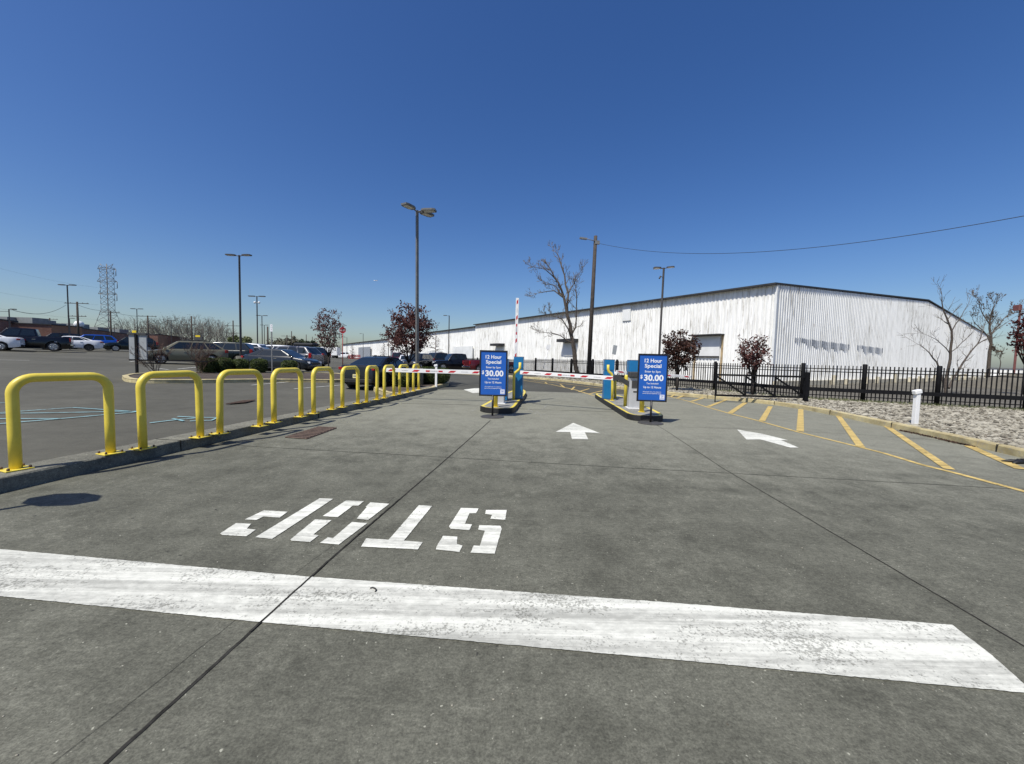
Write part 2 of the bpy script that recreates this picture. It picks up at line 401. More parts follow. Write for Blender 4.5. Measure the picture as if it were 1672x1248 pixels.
# land between the stone bed and the warehouse
mb = MB(); mb.poly([(p[0]+.1, p[1], -.006) for p in KR if p[1] > 0]+[(a_, b_, -.006) for a_, b_ in ((-26, 66), (-60, 110), (-100, 200), (200, 200), (200, 0), (12, 0))]); struct('yard_ground', mb, 'dirt')

def sweep(mb, line, prof, closed=False, mi=0):
    """sweep a (offset, z) profile along a ground line; +offset = left of travel"""
    pts = [Vector((p[0], p[1], 0)) for p in line]; rings = []
    for i, p in enumerate(pts):
        if closed: a, c = pts[i-1], pts[(i+1) % len(pts)]
        else: a, c = pts[max(i-1, 0)], pts[min(i+1, len(pts)-1)]
        d = (c-a).normalized(); nrm = Vector((-d.y, d.x, 0))
        rings.append(mb.add([p+nrm*o+Vector((0, 0, z)) for o, z in prof]))
    k = len(prof); pairs = list(zip(rings, rings[1:]))
    if closed: pairs.append((rings[-1], rings[0]))
    for u, w in pairs:
        for i in range(k-1): mb.face((u+i, w+i, w+i+1, u+i+1), mi)
def ragged(pts, step, amp, seed):
    r = random.Random(seed); out = []
    for i, a in enumerate(pts):
        a = Vector((a[0], a[1], 0)); c = pts[(i+1) % len(pts)]; c = Vector((c[0], c[1], 0)); n = max(1, int((c-a).length/step)); e = (c-a).normalized(); q = Vector((-e.y, e.x, 0))
        for k in range(n):
            p = a.lerp(c, k/n)+(q*r.uniform(-amp, amp) if k else Vector((0, 0, 0))); out.append((p.x, p.y))
    return out
def resample(line, step):
    out = [Vector((line[0][0], line[0][1], 0))]
    for a, c in zip(line, line[1:]):
        a = Vector((a[0], a[1], 0)); c = Vector((c[0], c[1], 0)); n = max(1, int((c-a).length/step))
        for i in range(1, n+1): out.append(a.lerp(c, i/n))
    return out
def smooth(line, it=2):
    p = [Vector((a[0], a[1], 0)) for a in line]
    for _ in range(it):
        q = [p[0]]
        for a, c in zip(p, p[1:]): q += [a.lerp(c, .25), a.lerp(c, .75)]
        q.append(p[-1]); p = q
    return p
def jitter_kerb(mb, amp, seed):
    r = random.Random(seed)
    mb.v = [(x+r.uniform(-amp, amp), y+r.uniform(-amp, amp), z+(r.uniform(-amp, amp) if z > .02 else 0)) for x, y, z in mb.v]
mb = MB(); line = smooth(KL, 2)
sweep(mb, line, [(0, -.03), (0.012, .145), (.028, .16), (.43, .16), (.44, -.05)]); jitter_kerb(mb, .006, 1)
struct('entrance_kerb', mb, 'kerb')
# planted island behind the hoops with its own rounded kerb
isl = [KL[-3], KL[-2]]+[(-3.38, 17.6)]+nose+[(-4.7, 23.2), (-6.6, 21.0), (-6.2, 17.0), (-4.75, 14.6)]
isl = [(x-.03 if i < 3 else x, y) for i, (x, y) in enumerate(isl)]
isl_s = resample(smooth(isl, 2), 1.0)
mb = MB(); sweep(mb, isl_s, [(0, -.03), (.012, .148), (.03, .165), (.17, .165), (.18, .10)], closed=True); jitter_kerb(mb, .005, 2)
struct('island_kerb', mb, 'cream')
mb = MB(); mb.poly([(p.x, p.y, .135) for p in isl_s]); struct('planting_bed', mb, 'soil')
# long planted strip with the trimmed shrubs
st_px = [(199, 613), (203, 617.5), (233, 620), (333, 620), (430, 619), (494, 619.5), (558, 620.5), (575, 617), (570, 611), (540, 608.5), (480, 608), (400, 607.5), (330, 607.5), (260, 608.5), (215, 609.5)]
strip = [Lg(a, b, .14) for a, b in st_px]
st_s = resample(smooth([(p.x, p.y) for p in strip]+[(strip[0].x, strip[0].y)], 2), 1.2)[:-1]
def drape(mb, dz=0.0): mb.v = [(x, y, z+zlot(x, y)+dz) for x, y, z in mb.v]
mb = MB(); sweep(mb, st_s, [(0, -.04), (.01, .13), (.03, .145), (.18, .145), (.19, .08)], closed=True); drape(mb)
struct('strip_kerb', mb, 'cream')
mb = MB(); mb.poly([(p.x, p.y, .115) for p in st_s]); drape(mb); struct('shrub_bed', mb, 'soil')
# right kerb and stone bed
mb = MB(); krs = smooth(KR, 2)
sweep(mb, krs, [(0, -.03), (-.012, .12), (-.03, .14), (-.17, .14), (-.18, .03)][::1]); jitter_kerb(mb, .006, 3)
struct('yellow_kerb', mb, 'cream')
mb = MB()
def kerb_joints(line, step, o0, w, h):
    L = resample([(p.x, p.y) for p in line], .25); acc = 0
    for a, c in zip(L, L[1:]):
        acc += (c-a).length
        if acc > step:
            acc = 0; d = (c-a).normalized(); n = Vector((-d.y, d.x, 0)); p = a+n*o0
            mb.box((p.x, p.y, h/2), (w, .012, h), math.atan2(n.y, n.x))
kerb_joints(line, 3.0, .215, .436, .1625); kerb_joints(krs, 2.4, -.085, .176, .1425)
struct('kerb_joint', mb, 'joint')
FENCE = [Vector(p) for p in ((-26.2, 73.6), (1.95, 33.0), (10.6, 20.5), (12.3, 16.6), (14.1, 15.7), (16.1, 14.8), (18.1, 13.75), (22.5, 11.4), (26.0, 9.0))]
bed = [(p.x+.14, p.y+.02) for p in krs if p.y < 31 and p.y > 3]
fr = [(30.0, 3.2), (26, 9.6), (22.6, 12), (18.3, 14.4), (16.2, 15.5), (14.3, 16.4), (12.8, 17.0), (11.2, 21.0), (2.6, 33.3)]
rs = random.Random(5)
def inside(p, poly):
    c = False; j = len(poly)-1
    for i in range(len(poly)):
        a, b = poly[i], poly[j]
        if (a[1] > p[1]) != (b[1] > p[1]) and p[0] < (b[0]-a[0])*(p[1]-a[1])/(b[1]-a[1])+a[0]: c = not c
        j = i
    return c
bedpoly = bed+fr[::-1]
mb = MB(); mb.poly([(x, y, .115) for x, y in bedpoly][::-1]); struct('stone_bed', mb, 'stone_bed')
mb = MB(); cnt = 0
ico = [(0, 0, 1)]+[(math.cos(k*2*PI/5), math.sin(k*2*PI/5), .35) for k in range(5)]+[(math.cos((k+.5)*2*PI/5), math.sin((k+.5)*2*PI/5), -.35) for k in range(5)]
while cnt < 26000:
    x = rs.uniform(2, 24); y = 3+(34-3)*rs.random()**1.5
    if not inside((x, y), bedpoly): continue
    cnt += 1
    s_ = rs.uniform(.016, .05) if rs.random() < .93 else rs.uniform(.05, .085); sc = (s_*rs.uniform(.8, 1.5), s_*rs.uniform(.7, 1.2), s_*rs.uniform(.45, .8)); a = rs.uniform(0, 6.28)
    m = Matrix.Translation((x, y, .115+sc[2]*.3)) @ Matrix.Rotation(a, 4, 'Z') @ Matrix.Rotation(rs.uniform(-.4, .4), 4, 'X')
    n = mb.add([m @ Vector((q[0]*sc[0]*rs.uniform(.8, 1.2), q[1]*sc[1]*rs.uniform(.8, 1.2), q[2]*sc[2])) for q in ico])
    for k in range(5):
        j = (k+1) % 5
        mb.face((n, n+1+k, n+1+j)); mb.face((n+1+k, n+6+k, n+1+j)); mb.face((n+1+j, n+6+k, n+6+j))
o = build('loose_stones', mb, 'stone'); props(o, 'pale river stones covering the bed between yellow kerb and black fence', 'stones', kind='stuff')

# ------------------------------------------------------------------ road markings, joints
def ribbon(mb, line, w, z, zf=None):
    ln = [Vector((p[0], p[1], 0)) for p in line]; L = []
    for i, p in enumerate(ln):
        d = (ln[min(i+1, len(ln)-1)]-ln[max(i-1, 0)]).normalized(); n = Vector((-d.y, d.x, 0))*w/2
        ww = [p+n, p-n]
        L.append(mb.add([(q.x, q.y, z+(zf(q.x, q.y) if zf else 0)) for q in ww]))
    for a, b in zip(L, L[1:]): mb.face((a, a+1, b+1, b))
mb = MB()
def wob(line, amp, seed, step=.35):
    r = random.Random(seed); p = resample(line, step)
    return [Vector((q.x+r.uniform(-amp, amp), q.y+r.uniform(-amp, amp), 0)) for q in p]
j1 = [(-1.62, -.3), (-1.46, 1.1), (-1.29, 2.87), (-.95, 5.6), (-.60, 8.5), (-.50, 9.4)]
j2 = [(2.63, -1), (2.83, 2.06), (3.06, 5.55), (3.40, 8.45), (3.48, 9.3)]
for l, sd, w_ in ((j1, 1, .017), (j2, 2, .011)):
    q_ = wob(l, .0022, sd, .06); ribbon(mb, q_, w_, .003)
    if sd == 1:
        for ya, yb in ((2.0, 2.8), (2.95, 4.05)): ribbon(mb, [p for p in q_ if ya < p.y < yb], w_*.8, .0075)
tr1 = [(-5.0, 6.30), (-3.0, 6.05), (-.85, 5.78), (1.67, 5.45), (3.09, 5.30), (6.0, 4.95), (9.0, 4.55)]
ribbon(mb, wob(tr1, .003, 3), .010, .003)
tr2 = [G(*p) for p in ((655, 659), (760, 661), (868, 669), (935, 670.5), (1008, 673))]
ribbon(mb, wob(tr2, .004, 4), .03, .003)
tr3 = [(3.8, 9.1), (6.0, 9.0), (8.0, 8.6), (9.4, 8.0)]; ribbon(mb, wob(tr3, .004, 5), .012, .003)
crack = [(-1.78, .2), (-1.63, 1.35), (-1.47, 2.45), (-1.33, 3.3), (-1.2, 4.2)]
for k_ in ((0, 2), (2, 3), (3, 5)): ribbon(mb, wob([Vector((*crack[k_[0]], 0)).lerp(Vector((*crack[min(k_[1], 4)], 0)), .08), Vector((*crack[k_[0]], 0)).lerp(Vector((*crack[min(k_[1], 4)], 0)), .86)], .004, 6+k_[0], .12), .0022, .003)
tail = [(-3.4, 18.25), (-1.2, 18.33), (.8, 18.3), (2.6, 18.2), (4.6, 18.0)]; ribbon(mb, wob(tail, .03, 7), .05, .002)
struct('pavement_joint', mb, 'joint')
mb = MB()
for l in ([(868, 648), (978, 648)], [(862, 668), (877, 677), (985, 677)], [(872, 655), (962, 655)], [(885, 670), (893, 662)], [(985, 655), (1006, 672)]):
    ribbon(mb, wob([G(*p) for p in l], .01, 9), .028, .004)
for l in ([(770, 672), (783, 664)], [(884, 680), (876, 672)]): ribbon(mb, wob([G(*p) for p in l], .01, 11), .02, .004)
struct('sensor_loop_marking', mb, 'chalk')
bt = G(-220, 878); 
bar = [G(-230, 880), G(0, 898), G(490, 942), G(1100, 986), G(1555, 1022), G(1620, 1072), G(1690, 1135), G(1672, 1133), G(1100, 1079), G(420, 1017), G(0, 975), G(-260, 951)]
mb = MB(); mb.poly([(x, y, .006) for x, y in ragged(bar, .02, .0022, 1)][::-1]); struct('stop_line', mb, 'bar_white')
mb = MB(); LET = [
 [(325,275),(618,97),(680,99),(402,282)], [(278,193),(365,152),(473,158),(437,185),(362,180),(330,196)],
 [(165,258),(238,210),(307,213),(287,236),(328,240),(285,270),(175,264)],
 [(632,178),(738,107),(820,110),(795,130),(770,130),(700,183)], [(485,285),(598,193),(672,197),(590,262),(614,266),(575,296),(490,290)],
 [(787,190),(833,137),(828,135),(850,115),(935,122),(840,195)], [(765,205),(835,210),(705,308),(620,300),(655,275),(680,278)],
 [(1070,128),(1130,132),(1002,290),(1087,297),(1065,330),(807,317),(830,280),(932,286)],
 [(1375,150),(1470,150),(1463,195),(1395,190),(1403,172),(1372,168)], [(1262,140),(1342,143),(1330,165),(1300,165),(1280,213),(1312,216),(1300,242),(1215,236),(1207,225)],
 [(1345,220),(1440,222),(1447,235),(1415,350),(1305,345),(1320,312),(1347,314),(1370,245),(1340,240)],
 [(1180,268),(1245,272),(1243,305),(1268,312),(1255,342),(1148,330),(1150,318)]]
for i, l in enumerate(LET): mb.poly([(x, y, .006) for x, y in ragged([G(300+a/2.787, 780+b/2.787) for a, b in l], .015, .0016, i)])
struct('stop_lettering', mb, 'road_white')
mb = MB()
for l in ([(936,691),(980,708),(955,706.6),(960.5,718),(934,717.6),(931,706),(907,706)],
          [(1203.5,702),(1245,709),(1287,719.5),(1275,719.3),(1304,731.5),(1290,731.5),(1241,718),(1219,718.5)],
          [(757,636.6),(775,634.3),(800,634),(815,640),(790,641),(772,642.3),(766,640)]):
    mb.poly([(*G(a, b), .006) for a, b in l])
struct('lane_arrow', mb, 'road_white')
mb = MB()
ribbon(mb, [G(*p) for p in ((1040,637),(1089,647),(1126,656),(1154,665),(1191,675.5),(1240,688),(1303.5,706),(1397.6,729),(1445,741),(1503.5,759))], .085, .006)
ribbon(mb, [G(*p) for p in ((1503.5,759),(1562,773.5),(1672,803),(1800,838))], .095, .006)
for a, b, w in (((1094.7,648.7),(1107,642),.10), ((1106,650),(1127.6,643),.12), ((1129,656),(1156,648),.12), ((1156.6,664.5),(1187,652.6),.13), ((1192,675),(1217,658),.15), ((1244,688),(1258,664),.14), ((1306.5,705),(1307.5,669),.14), ((1406,731),(1369,680),.125), ((1550,767),(1448,697),.125), ((1668,767),(1582,729),.15)):
    ribbon(mb, [G(*a), G(*b)], w, .0095)
struct('hatch_marking', mb, 'road_yellow')
mb = MB()
a_ = [G(*p) for p in ((800, 612), (852.6, 621), (900, 628), (940, 637), (969.7, 646.5))]; b_ = [G(*p) for p in ((868, 621), (930, 628), (1010, 637.5))]
ribbon(mb, a_, .10, .004); ribbon(mb, b_, .10, .004)
for a, b in (((890,624.5),(893,626.6)), ((915,628),(921,632.5)), ((938,632),(933,637)), ((962,635),(945,640)), ((985,638),(962,643.5))): ribbon(mb, [G(*a), G(*b)], .10, .006)
ribbon(mb, [G(*p) for p in ((733, 606), (765, 611), (790, 613.2))], .12, .006)
struct('road_edge_marking', mb, 'road_yellow')
def lotline(pl, w=.10): return [(p.x, p.y) for p in (Lg(*q) for q in pl)]
mb = MB()
for l in ([(0,674),(0,690),(225,673),(120,666),(40,668)],): pass
for l in ([(-30,676.5),(120,666),(225,673)], [(-30,695),(100,684),(225,673)], [(-30,676),(60,675),(225,672)], [(-30,684.5),(100,684)], [(0,658.5),(17,658)],
          [(245,691),(283,686.5),(330,682)], [(282,684),(300,688)], [(290,680.5),(318,682)], [(322,682),(355,682.5),(345,687),(310,688)]):
    ribbon(mb, lotline(l), .055, .008, zlot)
struct('bay_symbol', mb, 'road_blue')
mb = MB()
for l in ([(410,629.5),(530,619)], [(480,635.5),(560,629)], [(350,618.8),(420,617.9)], [(500,611.5),(530,608.5)]): ribbon(mb, lotline(l), .10, .008, zlot)
for l in ([(0,588),(48,589)], [(212,591),(235,588)], [(290,603),(330,599)], [(258,602),(275,604)], [(430,598),(525,600)], [(436,603),(520,606)]): ribbon(mb, lotline(l), .13, .008, zlot)
struct('bay_line', mb, 'lot_white')

# ------------------------------------------------------------------ yellow hoops
HP = [((30,766),(178,741)), ((236,732),(325.5,714.5)), ((362,708),(422.5,696)), ((448,690),(491.4,680.5)), ((510.7,676),(543.6,668)), ((558.4,665),(585,659)), ((596.6,657.7),(617,652)), ((627,650),(643.6,646)), ((652,644),(666,640.7)), ((672.5,639.5),(685.7,635.5))]
hoop = None
for i, (a, b) in enumerate(HP):
    A = G3(*a, .16); B = G3(*b, .16); mid = (A+B)/2; rz = math.atan2(B.y-A.y, B.x-A.x)
    lab = 'yellow steel pipe hoop on the kerb, '+('nearest to the camera and largest' if i == 0 else 'furthest along the row beside the planted island' if i == 9 else ORD[i]+' along the row from the nearest')
    if hoop is None:
        hoop = thing('hoop_guard', lab, 'hoop guard', (mid.x, mid.y, .16), rz, 'yellow pipe hoops along the entrance kerb')
        W, Hh, rc, r = .40, 1.00, .17, .049
        path = [(-W, 0, .012), (-W, 0, .4), (-W, 0, Hh-rc)]
        path += [(-W+rc-rc*math.cos(k*PI/16), 0, Hh-rc+rc*math.sin(k*PI/16)) for k in range(1, 9)]
        path += [(W-rc+rc*math.sin(k*PI/16), 0, Hh-rc+rc*math.cos(k*PI/16)) for k in range(0, 9)]
        path += [(W, 0, .4), (W, 0, .012)]
        m1 = MB(); m1.tube(path, r, 20); build('pipe', m1, 'yellow', hoop)
        for s in (-1, 1):
            m2 = MB(); m2.box((s*W, 0, .006), (.21, .20, .012)); pl = build('base_plate', m2, 'yellow', hoop, bev=.003)
            for p in (-1, 1):
                for q in (-1, 1):
                    m3 = MB(); m3.lathe([(.013, 0), (.013, .018), (.008, .028)], 6, m=Matrix.Translation((s*W+p*.08, q*.075, .012))); build('anchor_bolt', m3, 'rust_plate', pl)
    else:
        o = dup(hoop, (mid.x, mid.y, .16), rz, lab); o.rotation_euler = (rad(random.Random(i).uniform(-.7, .7)), rad(random.Random(i+50).uniform(-.5, .5)), rz)

# ------------------------------------------------------------------ poster stands
def sign_stand(loc, rz, label, tilt=0):
    t = thing('poster_stand', label, 'sign', loc, rz, 'poster stands in front of the gate islands')
    m = MB(); m.lathe([(.30, 0), (.30, .012), (.27, .026), (.10, .032)], 40); build('base', m, 'base_grey', t, sharp=30)
    m = MB(); m.tube([(0, 0, .03), (0, 0, .56)], .026, 14); build('pole', m, 'dark_frame', t)
    m = MB(); w, h, z0, b = .355, 1.165, .535, .035
    m.box((0, 0, z0+b/2), (2*w, .04, b)); m.box((0, 0, z0+h-b/2), (2*w, .04, b))
    for s in (-1, 1): m.box((s*(w-b/2), 0, z0+h/2), (b, .039, h-2*b))
    m.box((0, .012, z0+h/2), (2*w-2*b, .008, h-2*b))
    build('frame', m, 'dark_frame', t, bev=.004)
    m = MB(); iw, ih = 2*w-2*b-.004, h-2*b-.004; m.box((0, -.004, z0+h/2), (iw, .006, ih)); po = build('poster', m, 'poster', t)
    top = z0+h-b
    def line(body, zf, hh, wd, bold=0.0, dx=0.0):
        mm = text_mb(body, hh, wd, bold); moved(mm, dx, -.0085, top-zf*ih); build('lettering', mm, 'ink', po)
    line('12 Hour', .160, .088, .405, .022); line('Special', .275, .086, .39, .022)
    line('Enter by 5pm', .384, .047, .37, .012)
    line('$', .520, .085, .055, .025, dx=-.262); line('30.00', .565, .140, .46, .035, dx=.028)
    line('Tax Included', .645, .036, .28, .016); line('Up to 12 Hours', .735, .050, .42, .018)
    line('All prepaid rates are subject to', .825, .022, .43, .008); line('service fee plus applicable taxes', .862, .022, .44, .008)
    m = MB(); m.box((iw/2-.075, -.0085, z0+b+.083), (.108, .003, .115)); lg = build('emblem', m, 'ink', po)
    m = MB(); m.poly([(iw/2-.115, -.0112, z0+b+.09), (iw/2-.06, -.0112, z0+b+.10), (iw/2-.032, -.0112, z0+b+.092), (iw/2-.06, -.0112, z0+b+.083), (iw/2-.10, -.0112, z0+b+.078)])
    m.quad((iw/2-.118, -.0112, z0+b+.115), (iw/2-.034, -.0112, z0+b+.115), (iw/2-.034, -.0112, z0+b+.124), (iw/2-.118, -.0112, z0+b+.124))
    m.quad((iw/2-.118, -.0112, z0+b+.045), (iw/2-.034, -.0112, z0+b+.045), (iw/2-.034, -.0112, z0+b+.055), (iw/2-.118, -.0112, z0+b+.055))
    build('emblem_mark', m, 'poster', po)
    return t
p = G(804, 681); sign_stand((p[0], p[1], .001), rad(-1), 'blue 12 Hour Special poster in black frame before the island with the raised arm')
p = G(1062, 691.5); sign_stand((p[0], p[1], .001), rad(-7), 'blue 12 Hour Special poster in black frame covering the grey ticket machine')

# ------------------------------------------------------------------ gate islands and equipment
def island(pts, label):
    t = thing('gate_island', label, 'traffic island', (0, 0, 0), 0, 'raised concrete gate islands')
    c = smooth(pts+[pts[0]], 2)[:-1]
    m = MB(); k = len(c)
    cen = sum(c, Vector((0, 0, 0)))/k
    def inset(d):
        out = []
        for i, p in enumerate(c):
            e = (c[(i+1) % k]-c[i-1]).normalized(); n = Vector((-e.y, e.x, 0)); out.append(p+n*d)
        return out
    A = sum(c[i].x*c[(i+1) % k].y-c[(i+1) % k].x*c[i].y for i in range(k))
    if A < 0: c.reverse()
    i0, i1 = inset(.015), inset(.10)
    m.poly([(p.x, p.y, .150) for p in i1]); build('slab', m, 'slab_top', t)
    m = MB(); a = m.add([(p.x, p.y, .155) for p in i0]); b = m.add([(p.x, p.y, .150) for p in i1])
    for i in range(k): j = (i+1) % k; m.face((a+i, a+j, b+j, b+i))
    build('painted_rim', m, 'yellow', t)
    m = MB(); a = m.add([(p.x, p.y, -.01) for p in c]); b = m.add([(p.x, p.y, .14) for p in c]); d = m.add([(p.x, p.y, .155) for p in i0])
    for i in range(k):
        j = (i+1) % k; m.face((a+i, a+j, b+j, b+i)); m.face((b+i, b+j, d+j, d+i))
    build('rubber_edge', m, 'black_rubber', t)
    return t
island([(-.88, 11.0), (-.70, 10.62), (-.1, 10.52), (.09, 10.75), (.25, 12.5), (.62, 15.9), (.55, 17.4), (.22, 17.6), (-.05, 16.3), (-.5, 13.8)], 'concrete island with yellow rim behind the first poster, raised arm on it')
island([(3.02, 10.2), (3.10, 9.85), (3.65, 9.72), (3.93, 9.95), (4.05, 10.9), (4.25, 13.5), (4.3, 15.6), (3.95, 16.3), (3.42, 16.2), (3.30, 15.2), (3.08, 11.3)], 'concrete island with yellow rim behind the second poster, ticket machine on it')

def cabinet(px0, px1, ybase, ytop, label, depth=.40, hood=True):
    c = G((px0+px1)/2, ybase, .15); Y = c[1]
    w = (atY(px1, ybase, Y)-atY(px0, ybase, Y)).length; h = atY((px0+px1)/2, ytop, Y).z-.15
    t = thing('barrier_gate', label, 'barrier gate', (c[0], Y+depth/2, .15), rad(-5), 'blue barrier gates on the islands')
    m = MB(); m.box((0, 0, h*.36), (w, depth, h*.72)); build('housing', m, 'cab_blue', t, bev=.012)
    m = MB(); m.box((0, -.004, h*.72+.005+h*.135), (w+.012, depth+.012, h*.27)); hd = build('hood', m, 'cab_blue', t, bev=.018)
    m = MB(); m.box((0, 0, h*.995), (w+.02, depth+.02, .012)); build('lid', m, 'cab_dark', hd)
    m = MB(); m.box((0, 0, .012), (w+.06, depth+.06, .024)); build('plinth', m, 'cab_dark', t)
    m = MB(); m.lathe([(.014, 0), (.014, .01)], 10, m=Matrix.Translation((w*.3, -depth/2-.002, .10)) @ Matrix.Rotation(PI/2, 4, 'X'))
    build('lock', m, 'chrome', t)
    return t, w, h
GATE_A = cabinet(838.5, 853.5, 652, 582.5, 'blue barrier gate with its arm raised upright above the wall')
GATE_B = cabinet(811, 828.5, 655, 586, 'blue barrier gate behind the first poster with its arm lowered towards the hoops')
GATE_C = cabinet(986.5, 1002, 652.5, 587, 'blue barrier gate at the far end of the second island, short arm end rightward')
GATE_D = cabinet(1026.5, 1043, 663, 588, 'blue barrier gate behind the grey ticket machine, arm lowered across the middle lane')

def barrier_arm(gate, P, Q, w=.135, th=.05, up=False):
    """P = pivot end, Q = tip; the arm is a part of its barrier gate"""
    g = gate[0]; inv = (Matrix.Translation(g.location) @ Matrix.Rotation(g.rotation_euler.z, 4, 'Z')).inverted()
    L = (Q-P).length; X = (Q-P).normalized(); Yv = Vector((0, 1, 0)); Yv = (Yv-X*Yv.dot(X)).normalized(); Z = X.cross(Yv)
    if (not up and Z.z < 0) or (up and Z.x > 0): Z = -Z
    R = Matrix((X, Yv, Z)).transposed()
    def put(m): m.v = [tuple(inv @ (R @ Vector(p)+P)) for p in m.v]; return m
    m = MB(); m.box((L/2, 0, 0), (L, th, w)); arm = build('barrier_arm', put(m), 'arm_white', g, bev=.006)
    y = -th/2-.002; hw, sk = .030*L, .014*L
    for f in (.055, .30, .68, .935):
        x = f*L; m = MB(); m.poly([(x-hw-sk, y, w*.24), (x+hw-sk, y, w*.24), (x+hw+sk, y, -w*.26), (x-hw+sk, y, -w*.26)][::-1]); build('reflector', put(m), 'arm_red', arm)
    for f in (.42, .555): m = MB(); m.box((f*L, y, 0), (.042*L, .004, w*.40)); build('reflector', put(m), 'arm_red', arm)
    r = random.Random(3); m = MB(); x = .446*L
    while x < .528*L:
        ww = L*r.uniform(.003, .007); m.box((x, y, 0), (ww, .003, w*.26)); x += ww+L*r.uniform(.002, .006)
    for f in (.175, .80):
        x = (f-.035)*L
        while x < (f+.035)*L: ww = L*r.uniform(.003, .006); m.box((x, y, 0), (ww, .003, w*.13)); x += ww+.0025*L
    build('faint_lettering', put(m), 'grey_print', arm)
    return arm, inv
barrier_arm(GATE_B, atY(786, 608.4, 13.2), atY(630.5, 604.3, 13.5), .135)
arm, inv = barrier_arm(GATE_D, atY(1004, 617.9, 11.45), atY(849.5, 608.3, 12.7), .120)
m = MB(); v = [atY(a_, b_, 11.38) for a_, b_ in ((1001, 613.5), (1010, 612.5), (1041, 632), (1041, 641), (1010, 621.5), (1001, 622))]
n = m.add([inv @ (p+Vector((0, -.06, 0))) for p in v]); n2 = m.add([inv @ (p+Vector((0, .03, 0))) for p in v]); k = len(v)
m.face(range(n, n+k)); m.face(list(range(n2, n2+k))[::-1])
for i in range(k): j = (i+1) % k; m.face((n+i, n2+i, n2+j, n+j))
build('bracket', m, 'cab_dark', arm)
m = MB(); c = inv @ atY(1005.5, 610.0, 11.4)
m.lathe([(.04, -.05), (.05, 0), (.04, .05)], 14, m=Matrix.Translation(c) @ Matrix.Rotation(PI/2, 4, 'X')); build('pivot_cap', m, 'white_paint', arm)
barrier_arm(GATE_C, atY(1006, 607, 14.5), atY(1128, 615.7, 15.6), .10)
barrier_arm(GATE_A, atY(841.8, 586, 13.35), atY(845.0, 487, 13.35), .10, up=True)

def pipe_guard(path, r, label, plate=True):
    base = Vector(path[0]); t = thing('bent_guard_pipe', label, 'guard pipe', base, 0, 'bent yellow pipes guarding the cabinets')
    m = MB(); pp = [Vector(p)-base for p in path]; m.tube(pp, r, 14); build('pipe', m, 'yellow', t)
    m = MB(); m.lathe([(r*1.9, 0), (r*1.9, .012)], 16); build('flange', m, 'yellow', t)
def PX(pts, Y): return [atY(a, b, Y) for a, b in pts]
b = G(838.5, 652.5, .15)[1]
q = PX([(838.6, 652), (839, 630), (839.2, 613), (841, 609), (847, 604.5), (849, 601), (849.2, 592)], b-.05); q[0].z = .15; pipe_guard(q, .045, 'bent yellow guard pipe in front of the blue cabinet with the raised arm')
q = PX([(849.5, 642), (850, 620), (850.4, 613), (851.5, 608), (852.8, 603), (852.8, 592)], b+1.6); q[0].z = .15; pipe_guard(q, .04, 'thin yellow guard pipe behind the cabinet with the raised arm')
b = G(999.5, 654, .15)[1]
q = PX([(999.5, 654), (1000, 630), (1000, 614), (998, 610), (994, 607), (993, 603), (993.2, 595.8)], b-.05); q[0].z = .15; pipe_guard(q, .045, 'bent yellow guard pipe in front of the far cabinet on the second island')
q = PX([(1004.5, 648), (1004.6, 622), (1003, 613), (990, 609), (986.8, 606), (986.6, 596.5)], b+.8); q[0].z = .15; pipe_guard(q, .045, 'bent yellow guard pipe behind the far cabinet on the second island')
def bollard(px, py, pyt, r, label):
    b = G(px, py, .15); h = atY(px, pyt, b[1]).z-.15
    t = thing('bollard', label, 'bollard', (b[0], b[1], .15), 0, 'straight yellow bollards on the islands')
    m = MB(); m.lathe([(r, 0), (r, h-.05), (r*.92, h-.02), (r*.6, h), (.005, h+.008)], 20); build('post', m, 'yellow', t)
    m = MB(); m.lathe([(r*1.5, 0), (r*1.5, .012)], 20); build('flange', m, 'yellow', t)
bollard(809, 664.5, 612, .062, 'yellow bollard right behind the pole of the first poster')
bollard(1021, 663.5, 612.5, .058, 'yellow bollard left of the grey ticket machine')
bollard(1047.5, 673, 618, .062, 'yellow bollard behind the pole of the second poster')
def ticket_machine(px0, px1, ybase, ytop, label):
    c = G((px0+px1)/2, ybase, .15); Y = c[1]; w = (atY(px1, ybase, Y)-atY(px0, ybase, Y)).length; h = atY(px0, ytop, Y).z-.15
    t = thing('ticket_machine', label, 'ticket machine', (c[0], Y+.15, .15), rad(-5), 'ticket machines on the islands')
    m = MB(); m.box((0, 0, h*.42), (w, .3, h*.84)); build('housing', m, 'cab_grey', t, bev=.015)
    m = MB(); m.box((0, -.03, h*.92), (w+.03, .36, h*.15)); build('canopy', m, 'cab_dark', t, bev=.02)
    m = MB(); m.box((0, -.155, h*.66), (w*.62, .012, h*.2)); s = build('screen_panel', m, 'cab_dark', t)
    m = MB(); m.box((w*.1, -.155, h*.46), (w*.5, .01, .03)); build('ticket_slot', m, 'void', t)
    m = MB(); m.box((0, 0, .01), (w+.08, .38, .02)); build('plinth', m, 'white_paint', t)
ticket_machine(812.5, 823.5, 659.5, 600, 'grey ticket machine hidden behind the first blue poster')
ticket_machine(1027.5, 1045, 667.5, 607, 'grey ticket machine half hidden behind the second blue poster')

